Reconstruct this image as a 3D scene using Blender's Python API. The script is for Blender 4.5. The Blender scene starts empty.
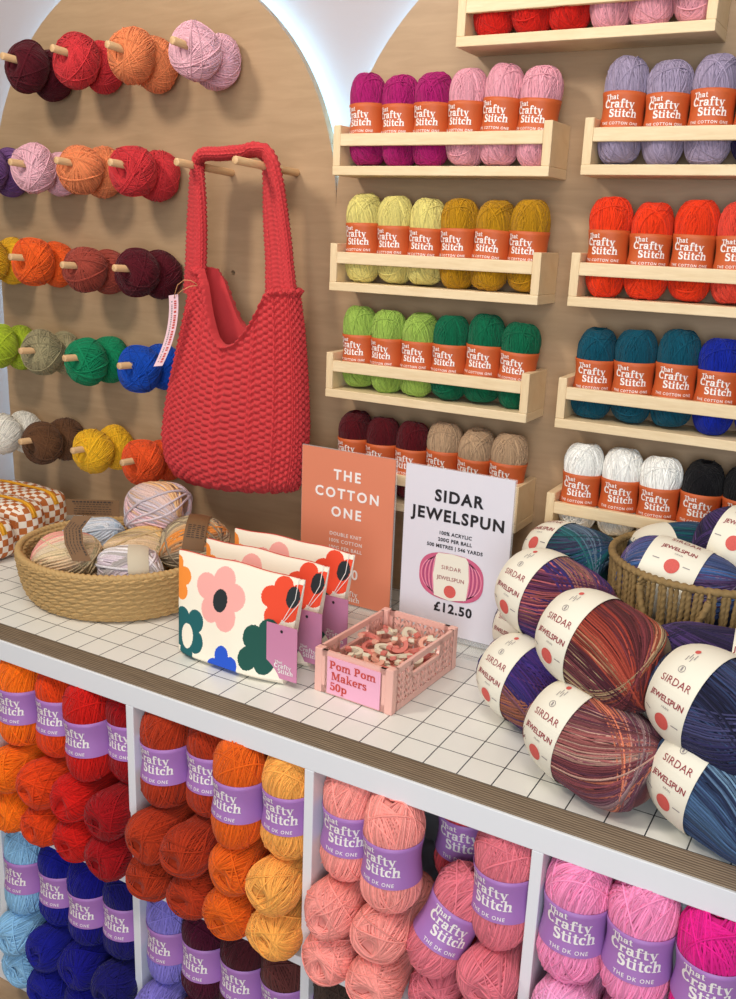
import bpy, bmesh, math, random
import numpy as np
from mathutils import Vector, Matrix, Euler
PI = math.pi
random.seed(7)
rng = np.random.default_rng(11)
scene = bpy.context.scene
COL = scene.collection

# ------------------------------------------------------------------ mesh building
class MB:
    """collects shapes and links them as one mesh object"""
    def __init__(s):
        s.v = []; s.f = []; s.m = []; s.c = []; s.n = 0
    def add(s, v, f, mat=0, col=None, M=None):
        v = np.asarray(v, float).reshape(-1, 3)
        if M is not None:
            A = np.array(M)
            v = v @ A[:3, :3].T + A[:3, 3]
        if isinstance(f, np.ndarray):
            s.f.append((f + s.n))
            k = len(f)
        else:
            if len(f) == 0: return s
            s.f.append([[i + s.n for i in q] for q in f])
            k = len(f)
        s.m.append(np.full(k, mat, int) if np.isscalar(mat) else np.asarray(mat, int))
        if col is None: col = (1, 1, 1)
        c = np.asarray(col, float)
        s.c.append(np.broadcast_to(c, (len(v), 3)) if c.ndim == 1 else c)
        s.v.append(v); s.n += len(v)
        return s
    def mesh(s, name, mats, smooth=True, color=False):
        V = np.concatenate(s.v)
        lt = []; li = []
        for F in s.f:
            if isinstance(F, np.ndarray):
                lt.append(np.full(len(F), F.shape[1], int)); li.append(F.ravel())
            else:
                lt.append(np.array([len(q) for q in F])); li.append(np.array([i for q in F for i in q]))
        lt = np.concatenate(lt); li = np.concatenate(li)
        me = bpy.data.meshes.new(name)
        me.vertices.add(len(V)); me.vertices.foreach_set('co', V.astype(np.float32).ravel())
        me.loops.add(len(li)); me.loops.foreach_set('vertex_index', li.astype(np.int32))
        me.polygons.add(len(lt))
        st = np.concatenate([[0], np.cumsum(lt)[:-1]])
        me.polygons.foreach_set('loop_start', st.astype(np.int32))
        me.polygons.foreach_set('loop_total', lt.astype(np.int32))
        me.polygons.foreach_set('material_index', np.concatenate(s.m).astype(np.int32))
        me.polygons.foreach_set('use_smooth', np.full(len(lt), smooth, dtype=bool))
        for m in mats: me.materials.append(m)
        if color:
            ca = me.color_attributes.new('Col', 'FLOAT_COLOR', 'POINT')
            C = np.concatenate(s.c); C = np.concatenate([C, np.ones((len(C), 1))], 1)
            ca.data.foreach_set('color', C.astype(np.float32).ravel())
        me.update(calc_edges=True); me.validate()
        return me
    def build(s, name, mats, parent=None, smooth=False, color=False, bevel=0):
        if not isinstance(mats, (list, tuple)): mats = [mats]
        o = bpy.data.objects.new(name, s.mesh(name, mats, smooth, color))
        COL.objects.link(o); o.parent = parent
        if bevel:
            b = o.modifiers.new('bevel', 'BEVEL'); b.width = bevel; b.segments = 2; b.limit_method = 'ANGLE'
        return o

def box(x0, y0, z0, x1, y1, z1):
    v = [(x, y, z) for z in (z0, z1) for y in (y0, y1) for x in (x0, x1)]
    f = np.array([(0, 2, 3, 1), (4, 5, 7, 6), (0, 1, 5, 4), (2, 6, 7, 3), (0, 4, 6, 2), (1, 3, 7, 5)])
    return v, f

def gridf(nu, nv, cu=False, cv=False):
    """quads of an nv x nu vertex grid (row = v)"""
    iu = np.arange(nu if cu else nu - 1); iv = np.arange(nv if cv else nv - 1)
    a, b = np.meshgrid(iu, iv)
    a = a.ravel(); b = b.ravel(); a1 = (a + 1) % nu; b1 = (b + 1) % nv
    return np.stack([b * nu + a, b * nu + a1, b1 * nu + a1, b1 * nu + a], 1)

def tube(path, r, n=8, closed=False, caps=True, twist=None):
    P = np.asarray(path, float); m = len(P)
    if closed: T = np.roll(P, -1, 0) - np.roll(P, 1, 0)
    else: T = np.gradient(P, axis=0)
    T /= np.linalg.norm(T, axis=1, keepdims=True) + 1e-12
    u = np.cross(T[0], (0, 0, 1.0))
    if np.linalg.norm(u) < .1: u = np.cross(T[0], (1.0, 0, 0))
    U = []
    for t in T:
        u = u - t * (u @ t); u /= np.linalg.norm(u); U.append(u.copy())
    U = np.array(U); W = np.cross(T, U)
    a = np.arange(n) * 2 * PI / n
    R = np.broadcast_to(np.asarray(r, float).reshape(-1, 1) if np.ndim(r) else np.array([[r]]), (m, n)).copy()
    if twist is not None:
        s = np.concatenate([[0], np.cumsum(np.linalg.norm(np.diff(P, axis=0), axis=1))])
        R *= 1 + .42 * np.abs(np.cos(1.0 * (a[None] - s[:, None] * twist))) - .24
    V = P[:, None] + R[..., None] * (np.cos(a)[None, :, None] * U[:, None] + np.sin(a)[None, :, None] * W[:, None])
    V = V.reshape(-1, 3); F = gridf(n, m, True, closed)
    if caps and not closed:
        V = np.concatenate([V, P[:1], P[-1:]])
        c0 = m * n; q = np.arange(n)
        F = [list(x) for x in F] + [[c0, (i + 1) % n, i] for i in q] + [[c0 + 1, (m - 1) * n + i, (m - 1) * n + (i + 1) % n] for i in q]
    return V, F

def lathe(prof, n=48):
    a = np.arange(n) * 2 * PI / n
    p = np.asarray(prof, float)
    V = np.stack([p[:, 0:1] * np.cos(a), p[:, 0:1] * np.sin(a), np.repeat(p[:, 1:2], n, 1)], -1).reshape(-1, 3)
    return V, gridf(n, len(p), True)

def disc(cx, cy, r, n=18, ry=None):
    a = np.arange(n) * 2 * PI / n
    return np.stack([cx + r * np.cos(a), cy + (ry or r) * np.sin(a)], 1), [list(range(n))]

# ------------------------------------------------------------------ materials
def lin(c):
    c = np.asarray(c, float) / 255.
    return tuple(np.where(c <= .04045, c / 12.92, ((c + .055) / 1.055) ** 2.4)) + (1.0,)
MATS = {}
def nodes(name):
    m = bpy.data.materials.new(name); m.use_nodes = True
    nt = m.node_tree; b = nt.nodes['Principled BSDF']
    def N(t, **k):
        n = nt.nodes.new(t)
        for a, v in k.items():
            if a in n.inputs: n.inputs[a].default_value = v
            else: setattr(n, a, v)
        return n
    return m, nt, b, N, nt.links.new
def plain(name, rgb, rough=.6, sheen=0, bump=0, bscale=300, var=0, metallic=0, spec=.5):
    if name in MATS: return MATS[name]
    m, nt, b, N, L = nodes(name)
    b.inputs['Base Color'].default_value = lin(rgb); b.inputs['Roughness'].default_value = rough
    b.inputs['Sheen Weight'].default_value = sheen; b.inputs['Metallic'].default_value = metallic
    b.inputs['Specular IOR Level'].default_value = spec
    if bump or var:
        t = N('ShaderNodeTexCoord'); n = N('ShaderNodeTexNoise', Scale=bscale, Detail=3.0)
        L(t.outputs['Object'], n.inputs['Vector'])
        if bump:
            bp = N('ShaderNodeBump', Strength=bump, Distance=.002)
            L(n.outputs['Fac'], bp.inputs['Height']); L(bp.outputs['Normal'], b.inputs['Normal'])
        if var:
            mx = N('ShaderNodeMix', data_type='RGBA'); c = np.array(lin(rgb))
            mx.inputs[6].default_value = tuple(np.clip(c[:3] * (1 - var), 0, 1)) + (1,)
            mx.inputs[7].default_value = tuple(np.clip(c[:3] * (1 + var), 0, 1)) + (1,)
            L(n.outputs['Fac'], mx.inputs[0]); L(mx.outputs[2], b.inputs['Base Color'])
    MATS[name] = m
    return m
def yarn(name, rgb):
    """wool: own colour times the small tone difference of every strand (Col attribute)"""
    key = 'yarn_' + name
    if key in MATS: return MATS[key]
    m, nt, b, N, L = nodes(key)
    at = N('ShaderNodeAttribute', attribute_name='Col')
    mx = N('ShaderNodeMix', data_type='RGBA', blend_type='MULTIPLY'); mx.inputs[0].default_value = 1
    mx.inputs[6].default_value = lin(rgb); L(at.outputs['Color'], mx.inputs[7]); L(mx.outputs[2], b.inputs['Base Color'])
    b.inputs['Roughness'].default_value = .85; b.inputs['Sheen Weight'].default_value = .08; b.inputs['Specular IOR Level'].default_value = .2
    t = N('ShaderNodeTexCoord'); n = N('ShaderNodeTexNoise', Scale=700.0, Detail=2.0); bp = N('ShaderNodeBump', Strength=.35, Distance=.001)
    L(t.outputs['Object'], n.inputs['Vector']); L(n.outputs['Fac'], bp.inputs['Height']); L(bp.outputs['Normal'], b.inputs['Normal'])
    MATS[key] = m
    return m
def striped_yarn():
    m, nt, b, N, L = nodes('self_striping_yarn')
    at = N('ShaderNodeAttribute', attribute_name='Col')
    t = N('ShaderNodeTexCoord'); n = N('ShaderNodeTexNoise', Scale=420.0, Detail=2.0)
    L(t.outputs['Object'], n.inputs['Vector'])
    rp = N('ShaderNodeMapRange'); rp.inputs[3].default_value = .72; rp.inputs[4].default_value = 1.28
    L(n.outputs['Fac'], rp.inputs[0])
    mx = N('ShaderNodeVectorMath', operation='SCALE'); L(at.outputs['Color'], mx.inputs[0]); L(rp.outputs[0], mx.inputs[3])
    L(mx.outputs[0], b.inputs['Base Color'])
    b.inputs['Roughness'].default_value = .8; b.inputs['Sheen Weight'].default_value = .05; b.inputs['Specular IOR Level'].default_value = .25
    bp = N('ShaderNodeBump', Strength=.4, Distance=.001); L(n.outputs['Fac'], bp.inputs['Height']); L(bp.outputs['Normal'], b.inputs['Normal'])
    return m
def wood(name, c0, c1, sx, sy, sz, scale=6, rough=.55, rings=0):
    m, nt, b, N, L = nodes(name)
    t = N('ShaderNodeTexCoord'); mp = N('ShaderNodeMapping'); mp.inputs['Scale'].default_value = (sx, sy, sz)
    n = N('ShaderNodeTexNoise', Scale=scale, Detail=6.0, Roughness=.6, Distortion=.6)
    n2 = N('ShaderNodeTexNoise', Scale=scale * .15, Detail=2.0)
    L(t.outputs['Object'], mp.inputs['Vector']); L(mp.outputs[0], n.inputs['Vector']); L(mp.outputs[0], n2.inputs['Vector'])
    ad = N('ShaderNodeMath', operation='MULTIPLY_ADD'); ad.inputs[1].default_value = .6
    L(n.outputs['Fac'], ad.inputs[0])
    m2 = N('ShaderNodeMath', operation='MULTIPLY'); m2.inputs[1].default_value = .4; L(n2.outputs['Fac'], m2.inputs[0]); L(m2.outputs[0], ad.inputs[2])
    r = N('ShaderNodeValToRGB'); r.color_ramp.elements[0].position = .3; r.color_ramp.elements[1].position = .7
    r.color_ramp.elements[0].color = lin(c0); r.color_ramp.elements[1].color = lin(c1)
    L(ad.outputs[0], r.inputs['Fac']); L(r.outputs['Color'], b.inputs['Base Color'])
    b.inputs['Roughness'].default_value = rough
    bp = N('ShaderNodeBump', Strength=.08, Distance=.001); L(n.outputs['Fac'], bp.inputs['Height']); L(bp.outputs['Normal'], b.inputs['Normal'])
    return m
def glow(name, rgb, s):
    m, nt, b, N, L = nodes(name)
    b.inputs['Base Color'].default_value = lin(rgb)
    b.inputs['Emission Color'].default_value = lin(rgb); b.inputs['Emission Strength'].default_value = s
    return m
def grid_laminate():
    m, nt, b, N, L = nodes('white_grid_laminate')
    t = N('ShaderNodeTexCoord'); sp = N('ShaderNodeSeparateXYZ'); L(t.outputs['Object'], sp.inputs[0])
    def line(axis, off):
        a = N('ShaderNodeMath', operation='SUBTRACT'); a.inputs[1].default_value = off; L(sp.outputs[axis], a.inputs[0])
        w = N('ShaderNodeMath', operation='PINGPONG'); w.inputs[1].default_value = .02496; L(a.outputs[0], w.inputs[0])
        c = N('ShaderNodeMath', operation='LESS_THAN'); c.inputs[1].default_value = .00085; L(w.outputs[0], c.inputs[0])
        return c
    x = line(0, -.2107); y = line(1, .0547)
    mxm = N('ShaderNodeMath', operation='MAXIMUM'); L(x.outputs[0], mxm.inputs[0]); L(y.outputs[0], mxm.inputs[1])
    mx = N('ShaderNodeMix', data_type='RGBA'); mx.inputs[6].default_value = lin((232, 231, 224)); mx.inputs[7].default_value = lin((38, 42, 48))
    L(mxm.outputs[0], mx.inputs[0]); L(mx.outputs[2], b.inputs['Base Color']); b.inputs['Roughness'].default_value = .32
    return m
def ribbed_edge():
    m, nt, b, N, L = nodes('ribbed_brown_edging')
    t = N('ShaderNodeTexCoord'); mp = N('ShaderNodeMapping'); mp.inputs['Scale'].default_value = (9, 1, 260)
    n = N('ShaderNodeTexNoise', Scale=1.6, Detail=4.0); L(t.outputs['Object'], mp.inputs['Vector']); L(mp.outputs[0], n.inputs['Vector'])
    w = N('ShaderNodeTexWave', wave_type='BANDS', bands_direction='Z', Scale=95.0, Distortion=.6); L(t.outputs['Object'], w.inputs['Vector'])
    ad = N('ShaderNodeMath', operation='MULTIPLY_ADD'); ad.inputs[1].default_value = .45; L(w.outputs['Fac'], ad.inputs[0])
    m2 = N('ShaderNodeMath', operation='MULTIPLY'); m2.inputs[1].default_value = .55; L(n.outputs['Fac'], m2.inputs[0]); L(m2.outputs[0], ad.inputs[2])
    r = N('ShaderNodeValToRGB'); r.color_ramp.elements[0].position = .25; r.color_ramp.elements[1].position = .75
    r.color_ramp.elements[0].color = lin((92, 74, 56)); r.color_ramp.elements[1].color = lin((158, 134, 106))
    L(ad.outputs[0], r.inputs['Fac']); L(r.outputs['Color'], b.inputs['Base Color']); b.inputs['Roughness'].default_value = .5
    bp = N('ShaderNodeBump', Strength=.5, Distance=.001); L(w.outputs['Fac'], bp.inputs['Height']); L(bp.outputs['Normal'], b.inputs['Normal'])
    return m
def checked_cloth():
    m, nt, b, N, L = nodes('checked_cloth')
    t = N('ShaderNodeTexCoord'); c = N('ShaderNodeTexChecker', Scale=1.0); L(t.outputs['UV'], c.inputs['Vector'])
    c.inputs['Color1'].default_value = lin((186, 104, 48)); c.inputs['Color2'].default_value = lin((240, 228, 212))
    L(c.outputs['Color'], b.inputs['Base Color']); b.inputs['Roughness'].default_value = .9
    return m

M_ply = wood('birch_plywood', (164, 134, 101), (185, 154, 120), 1.2, 1, 9, 7, .42)
M_pine = wood('pale_pine', (222, 194, 150), (240, 218, 180), 3, 3, 26, 9, .5)
M_pine2 = wood('pale_pine_upright', (220, 190, 146), (238, 214, 174), 26, 3, 3, 9, .5)
M_peg = wood('beech_dowel', (196, 152, 104), (222, 184, 138), 30, 3, 30, 8, .5)
M_white = plain('white_melamine', (232, 234, 238), .4)
M_wall = plain('white_plaster', (180, 171, 174), .9, bump=.1, bscale=120)
M_floor = wood('oak_floor', (150, 120, 90), (184, 152, 118), 2, 14, 1, 4, .5)
M_grid = grid_laminate(); M_edge = ribbed_edge()
M_led = glow('cool_white_led', (145, 218, 255), 20)
M_orange = plain('orange_paper', (198, 92, 42), .55); M_lilac = plain('lilac_paper', (170, 118, 188), .5)
M_ink = plain('white_ink', (246, 240, 236), .6)
M_cream = plain('cream_paper', (238, 232, 214), .6); M_crim = plain('crimson_ink', (150, 44, 54), .6)
M_patch = plain('coral_patch', (214, 92, 84), .7, bump=.3, bscale=500, var=.15); M_grey = plain('grey_ink', (150, 140, 140), .7)
M_pinkc = plain('pink_card', (206, 134, 168), .55); M_kraft = plain('kraft_paper', (116, 82, 50), .7, var=.1, bscale=60)
M_kink = plain('brown_ink', (58, 42, 30), .7)
M_coral = plain('coral_card', (224, 136, 104), .45); M_signw = plain('white_card', (226, 222, 230), .4); M_black = plain('black_ink', (32, 30, 34), .5)
M_crate = plain('pink_plastic', (238, 184, 170), .35); M_crlab = plain('pale_pink_card', (240, 176, 200), .5); M_redink = plain('red_ink', (206, 74, 62), .6)
M_sea = plain('seagrass', (188, 152, 98), .75, bump=.3, bscale=200, var=.22); M_rope = plain('paper_rope', (140, 113, 70), .85, var=.45, bscale=120, bump=.5)
M_knit = plain('red_knit_wool', (198, 54, 58), .9, sheen=.05, bump=.25, bscale=600, var=.08); M_tagp = plain('pale_pink_tag', (244, 206, 214), .6)
M_twine = plain('tan_twine', (206, 150, 100), .8); M_whites = plain('white_string', (238, 230, 224), .8)
M_check = checked_cloth(); M_zipy = plain('yellow_zip', (222, 160, 36), .6); M_zipr = plain('red_zip', (200, 52, 40), .6); M_metal = plain('steel', (190, 190, 190), .3, metallic=1)
M_cloth = [plain('cream_canvas', (244, 234, 214), .9, bump=.2, bscale=400), plain('orange_print', (244, 142, 52), .9), plain('pink_print', (242, 170, 162), .9),
           plain('black_print', (34, 40, 44), .9), plain('red_print', (232, 74, 44), .9), plain('teal_print', (20, 92, 96), .9),
           plain('green_print', (24, 80, 70), .9), plain('blue_print', (34, 84, 200), .9)]
def clear():
    m, nt, b, N, L = nodes('clear_acrylic')
    b.inputs['Base Color'].default_value = (.93, .95, .95, 1); b.inputs['Roughness'].default_value = .08; b.inputs['Alpha'].default_value = .22
    return m
M_clear = clear(); M_stripe = striped_yarn()

# ------------------------------------------------------------------ objects and their descriptions
def tag(o, label, cat, group=None):
    o['label'] = label; o['category'] = cat
    if group: o['group'] = group
    return o
def thing(name, label, cat, loc=(0, 0, 0), group=None, rot=None):
    o = bpy.data.objects.new(name, None); COL.objects.link(o); o.empty_display_size = .03
    o.location = loc
    if rot is not None: o.rotation_euler = rot
    return tag(o, label, cat, group)
def struct(o): o['kind'] = 'structure'; return o
def axes(loc, X, up=(0, 0, 1), spin=0):
    """matrix with local x along X, z near up, turned about x by spin"""
    X = Vector(X).normalized(); Y = Vector(up).cross(X).normalized(); Z = X.cross(Y)
    R = Matrix((X, Y, Z)).transposed().to_4x4()
    return Matrix.Translation(loc) @ R @ Matrix.Rotation(spin, 4, 'X')

# ------------------------------------------------------------------ lettering
def stroke(P, w):
    P = np.asarray(P, float); T = np.gradient(P, axis=0); T /= np.linalg.norm(T, axis=1, keepdims=True) + 1e-9
    n = np.stack([-T[:, 1], T[:, 0]], 1); w = np.broadcast_to(np.asarray(w, float), (len(P),))[:, None] / 2
    V = np.concatenate([P + n * w, P - n * w]); k = len(P)
    return V, [[i, k + i, k + i + 1, i + 1] for i in range(k - 1)]
def arc(cx, cy, rx, ry, a0, a1, W=.15, w=.06, n=12):
    a = np.radians(np.linspace(a0, a1, n))
    return stroke(np.stack([cx + rx * np.cos(a), cy + ry * np.sin(a)], 1), W * np.abs(np.cos(a)) + w * np.abs(np.sin(a)))
def rc(x0, y0, x1, y1): return np.array([(x0, y0), (x1, y0), (x1, y1), (x0, y1)], float), [[0, 1, 2, 3]]
def ball2(cx, cy, r): return disc(cx, cy, r, 10)
G = {  # chunky slab-serif letters
 'T': (.66, [rc(.25, 0, .41, .7), rc(.02, .62, .64, .7), rc(.02, .48, .08, .7), rc(.58, .48, .64, .7), rc(.15, 0, .51, .06)]),
 'h': (.64, [rc(.07, 0, .21, .76), rc(0, .7, .1, .76), rc(0, 0, .28, .06), arc(.33, .34, .13, .14, 180, 0), rc(.39, 0, .53, .35), rc(.34, 0, .6, .06)]),
 'a': (.56, [arc(.24, .36, .15, .12, 160, 0), ball2(.12, .37, .06), rc(.32, .03, .46, .37), arc(.22, .15, .14, .12, 0, 360, .13), rc(.4, 0, .54, .06)]),
 't': (.4, [rc(.1, .1, .24, .66), rc(0, .44, .37, .5), arc(.26, .13, .09, .1, 180, 330, .14)]),
 'C': (.68, [arc(.37, .35, .28, .31, 45, 315, .18, .08, 18), rc(.54, .44, .6, .7)]),
 'r': (.45, [rc(.07, 0, .21, .5), rc(0, .44, .1, .5), rc(0, 0, .3, .06), arc(.31, .34, .1, .12, 175, 40), ball2(.38, .41, .07)]),
 'f': (.42, [rc(.1, 0, .24, .58), arc(.3, .58, .13, .15, 180, 50), ball2(.38, .66, .065), rc(0, .44, .38, .5), rc(.02, 0, .34, .06)]),
 'y': (.56, [stroke([(.1, .5), (.3, .03)], .15), stroke([(.46, .5), (.22, -.14)], .065), ball2(.16, -.15, .075), rc(0, .45, .24, .5), rc(.36, .45, .56, .5)]),
 'S': (.56, [arc(.27, .52, .17, .15, 30, 250, .15, .08), arc(.27, .19, .19, .16, 80, -150, .16, .08), stroke([(.15, .46), (.27, .36), (.4, .26)], .14), rc(.41, .48, .47, .7), rc(.05, 0, .11, .22)]),
 'i': (.32, [rc(.07, 0, .21, .5), rc(0, .44, .1, .5), rc(0, 0, .28, .06), ball2(.14, .64, .085)]),
 'c': (.47, [arc(.25, .25, .18, .21, 50, 310), ball2(.36, .37, .065)]),
 'P': (.64, [rc(.08, 0, .24, .7), rc(0, 0, .32, .07), rc(0, .63, .14, .7), arc(.3, .5, .2, .165, 100, -100, .17, .07), rc(.2, .63, .3, .7), rc(.2, .3, .3, .37)]),
 'o': (.56, [arc(.27, .25, .19, .21, 0, 360, .16, .07, 20)]),
 'm': (.95, [rc(.07, 0, .21, .5), rc(0, .44, .1, .5), rc(0, 0, .28, .06), arc(.32, .34, .12, .13, 180, 0), rc(.37, 0, .51, .35), rc(.32, 0, .56, .06), arc(.62, .34, .12, .13, 180, 0), rc(.68, 0, .82, .35), rc(.62, 0, .9, .06)]),
 'M': (.9, [rc(.06, 0, .14, .7), rc(0, .63, .22, .7), stroke([(.16, .7), (.42, .08)], .18), stroke([(.42, .05), (.66, .7)], .08), rc(.62, 0, .79, .7), rc(.6, .63, .87, .7), rc(0, 0, .24, .07), rc(.54, 0, .87, .07)]),
 'k': (.62, [rc(.07, 0, .21, .76), rc(0, .7, .1, .76), rc(0, 0, .28, .06), stroke([(.2, .2), (.44, .48)], .07), stroke([(.27, .3), (.47, .03)], .15), rc(.34, .44, .58, .5), rc(.38, 0, .62, .06)]),
 'e': (.52, [arc(.26, .25, .18, .21, 0, 320, .15, .07, 18), rc(.1, .23, .44, .29)]),
 's': (.45, [arc(.21, .37, .13, .1, 30, 250, .12, .07), arc(.21, .13, .14, .1, 80, -150, .13, .07), stroke([(.12, .32), (.21, .26), (.31, .19)], .11), rc(.32, .34, .37, .5), rc(.04, 0, .09, .16)]),
 '5': (.54, [rc(.08, .36, .15, .7), rc(.08, .6, .46, .7), arc(.24, .22, .2, .2, 120, -150, .16, .07), ball2(.09, .14, .07)]),
 '0': (.56, [arc(.27, .35, .18, .31, 0, 360, .17, .07, 20)]),
 'p': (.62, [rc(.07, -.24, .21, .5), rc(0, .44, .1, .5), rc(0, -.24, .28, -.18), arc(.33, .25, .17, .21, 160, -160, .15, .07, 16)]),
 ' ': (.28, [])}
def serif(s, size, track=.0):
    """2d verts and faces of a word in the slab letters, centred on x"""
    V = []; F = []; n = 0; x = 0
    for ch in s:
        adv, parts = G[ch]
        for v, f in parts:
            V.append(v + (x, 0)); F += [[i + n for i in q] for q in f]; n += len(v)
        x += adv + track
    V = np.concatenate(V) * size; V[:, 0] -= x * size / 2
    return V, F
_txt = {}
def sans(s, size, bold=0.0, space=1.0):
    k = (s, bold, space)
    if k not in _txt:
        c = bpy.data.curves.new('text', 'FONT'); c.body = s; c.size = 1; c.offset = bold; c.space_character = space
        c.align_x = 'CENTER'; c.resolution_u = 3; c.fill_mode = 'FRONT'
        o = bpy.data.objects.new('text', c); COL.objects.link(o)
        bpy.context.view_layer.update()
        me = o.evaluated_get(bpy.context.evaluated_depsgraph_get()).to_mesh()
        V = np.array([v.co[:2] for v in me.vertices]); F = [list(p.vertices) for p in me.polygons]
        bpy.data.objects.remove(o); bpy.data.curves.remove(c)
        _txt[k] = (V, F)
    V, F = _txt[k]
    return V * size, F
def put(mb, VF, fn, dx=0, dy=0, mat=1):
    """lay flat shapes on a surface: fn(x, y) -> points"""
    V, F = VF
    if len(V) == 0: return
    mb.add(fn(V[:, 0] + dx, V[:, 1] + dy), F, mat)
def brand(mb, fn, s, dx, dy, mat=1, last=None, lastsize=.0):
    put(mb, serif('That', s * .62), fn, dx - s * .85, dy + s * .72, mat)
    put(mb, serif('Crafty', s), fn, dx - s * .12, dy, mat)
    put(mb, serif('Stitch', s), fn, dx + s * .38, dy - s * .82, mat)
    if last: put(mb, sans(last, lastsize, .012, 1.25), fn, dx + s * .1, dy - s * 1.5, mat)

# ------------------------------------------------------------------ wound yarn
def profile(th, R, H, e=.75, waist=0, zw=.03):
    c, s = np.cos(th), np.sin(th)
    z = H / 2 * np.sign(c) * np.abs(c) ** e
    r = R * np.abs(s) ** e * (1 - waist * np.exp(-(z / zw) ** 2))
    return r, z
def wind(mb, R, H, n=90, a0=12, a1=40, sr=.0013, e=.75, waist=0, zw=.03, seg=44, seq=False, cols=None, seed=1, wild=10, lump=.03, dip=.25, shade=.1, layers=3, jit=1.0, flat=0):
    """a ball of yarn: core plus n wound strands. axis z. cols: colour per strand (function of 0..1)"""
    g = np.random.default_rng(seed)
    ph = g.uniform(0, 6.28, 6)
    LA = [a0 + (a1 - a0) * ((q * .618 + .15) % 1) for q in range(layers)]; LP = g.uniform(0, 6.28, layers)
    def lumpf(d):
        return 1 + lump * (np.sin(3 * d[..., 0] + ph[0]) * np.sin(2.5 * d[..., 2] + ph[1]) + .7 * np.sin(4 * d[..., 1] + ph[2] + 2 * d[..., 2]))
    def surf(d, off):
        th = np.arccos(np.clip(d[..., 2], -1, 1)); phi = np.arctan2(d[..., 1], d[..., 0])
        r, z = profile(th, R, H, e, waist, zw)
        k = lumpf(d)
        if flat: q_ = 1 - np.exp(-(z / flat) ** 6); k = 1 + (k - 1) * q_; off = off * (.25 + .75 * q_)
        r = r * k + off * np.sin(th); z = z * k + off * np.cos(th) - np.sign(np.cos(th)) * dip * H / 2 * np.exp(-(np.sin(th) / .16) ** 2)
        return np.stack([r * np.cos(phi), r * np.sin(phi), z], -1)
    # core
    th = np.linspace(.001, PI - .001, 30); ph2 = np.arange(36) * 2 * PI / 36
    T, P = np.meshgrid(th, ph2, indexing='ij')
    d = np.stack([np.sin(T) * np.cos(P), np.sin(T) * np.sin(P), np.cos(T)], -1)
    V = surf(d, -sr * .8).reshape(-1, 3)
    base = (1, 1, 1)
    if cols is not None:
        u = (np.arctan2(d[..., 1], d[..., 0]).ravel() / (2 * PI)) % 1
        base = np.array([cols(x) for x in u]) * .6
    else: base = (.8, .8, .8)
    mb.add(V, gridf(36, 30, True)[:, ::-1], 0, base)
    t = np.arange(seg) * 2 * PI / seg
    for i in range(n):
        w = i >= n - wild
        per = (n - wild) / layers; lay = min(int(i / per), layers - 1); fr = i / per - lay
        if not w:
            al = math.radians(LA[lay] + 5 * math.sin(fr * 7 + lay * 2) + g.normal(0, jit * 2.2))
            ps = LP[lay] + (fr * PI * (1.0 if lay == 0 or seq else .86)) * (1 if lay % 2 == 0 else -1) + g.normal(0, jit * .02)
        else: al = math.radians(g.uniform(a0, a1 + 14)); ps = g.uniform(0, 2 * PI)
        be = PI / 2 - al
        nn = np.array([math.sin(be) * math.cos(ps), math.sin(be) * math.sin(ps), math.cos(be)])
        e1 = np.array([-math.sin(ps), math.cos(ps), 0]); e2 = np.cross(nn, e1)
        D = np.cos(t)[:, None] * e1 + np.sin(t)[:, None] * e2
        off = (g.uniform(-.3, .5) + lay * .45) * sr + (sr * .8 if w else 0)
        C = surf(D, off)
        Tn = np.roll(C, -1, 0) - np.roll(C, 1, 0); Tn /= np.linalg.norm(Tn, axis=1, keepdims=True)
        U = D - Tn * (D * Tn).sum(1, keepdims=True); U /= np.linalg.norm(U, axis=1, keepdims=True); W = np.cross(Tn, U)
        a = np.arange(4) * PI / 2 + PI / 4
        r = sr * g.uniform(.85, 1.15)
        V = (C[:, None] + r * (np.cos(a)[None, :, None] * U[:, None] + np.sin(a)[None, :, None] * W[:, None])).reshape(-1, 3)
        if cols is not None:
            c0 = np.array(cols((i / n) % 1)) * g.uniform(1 - shade, 1 + shade)
        else: c0 = np.ones(3) * g.uniform(1 - shade * 1.3, 1 + shade * .7)
        if cols is not None and not w: c0 = np.array(cols(fr + lay * .5 + g.normal(0, .05))) * g.uniform(1 - shade, 1 + shade)
        mb.add(V, gridf(4, seg, True, True), 0, c0)
    return mb
def band(mb, R, H, h, z0=0, e=.75, waist=0, zw=.03, off=.0012, n=48, m=9, mat=0, flat=.0):
    """paper label round the middle"""
    z = np.linspace(z0 - h / 2, z0 + h / 2, m)
    r = band_r(z, R, H, e, waist, zw, flat) + off
    prof = np.stack([r, z], 1)
    back = np.stack([r - .0006, z], 1)[::-1]
    V, F = lathe(np.concatenate([prof, back]), n)
    mb.add(V, F, mat)
def band_r(z, R, H, e, waist, zw, flat=0):
    c = np.clip(np.abs(z) / (H / 2), 0, .999) ** (1 / e)
    s = np.sqrt(1 - c * c)
    return R * s ** e * (1 - waist * np.exp(-(z / zw) ** 2)) * (1 + flat)

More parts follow.
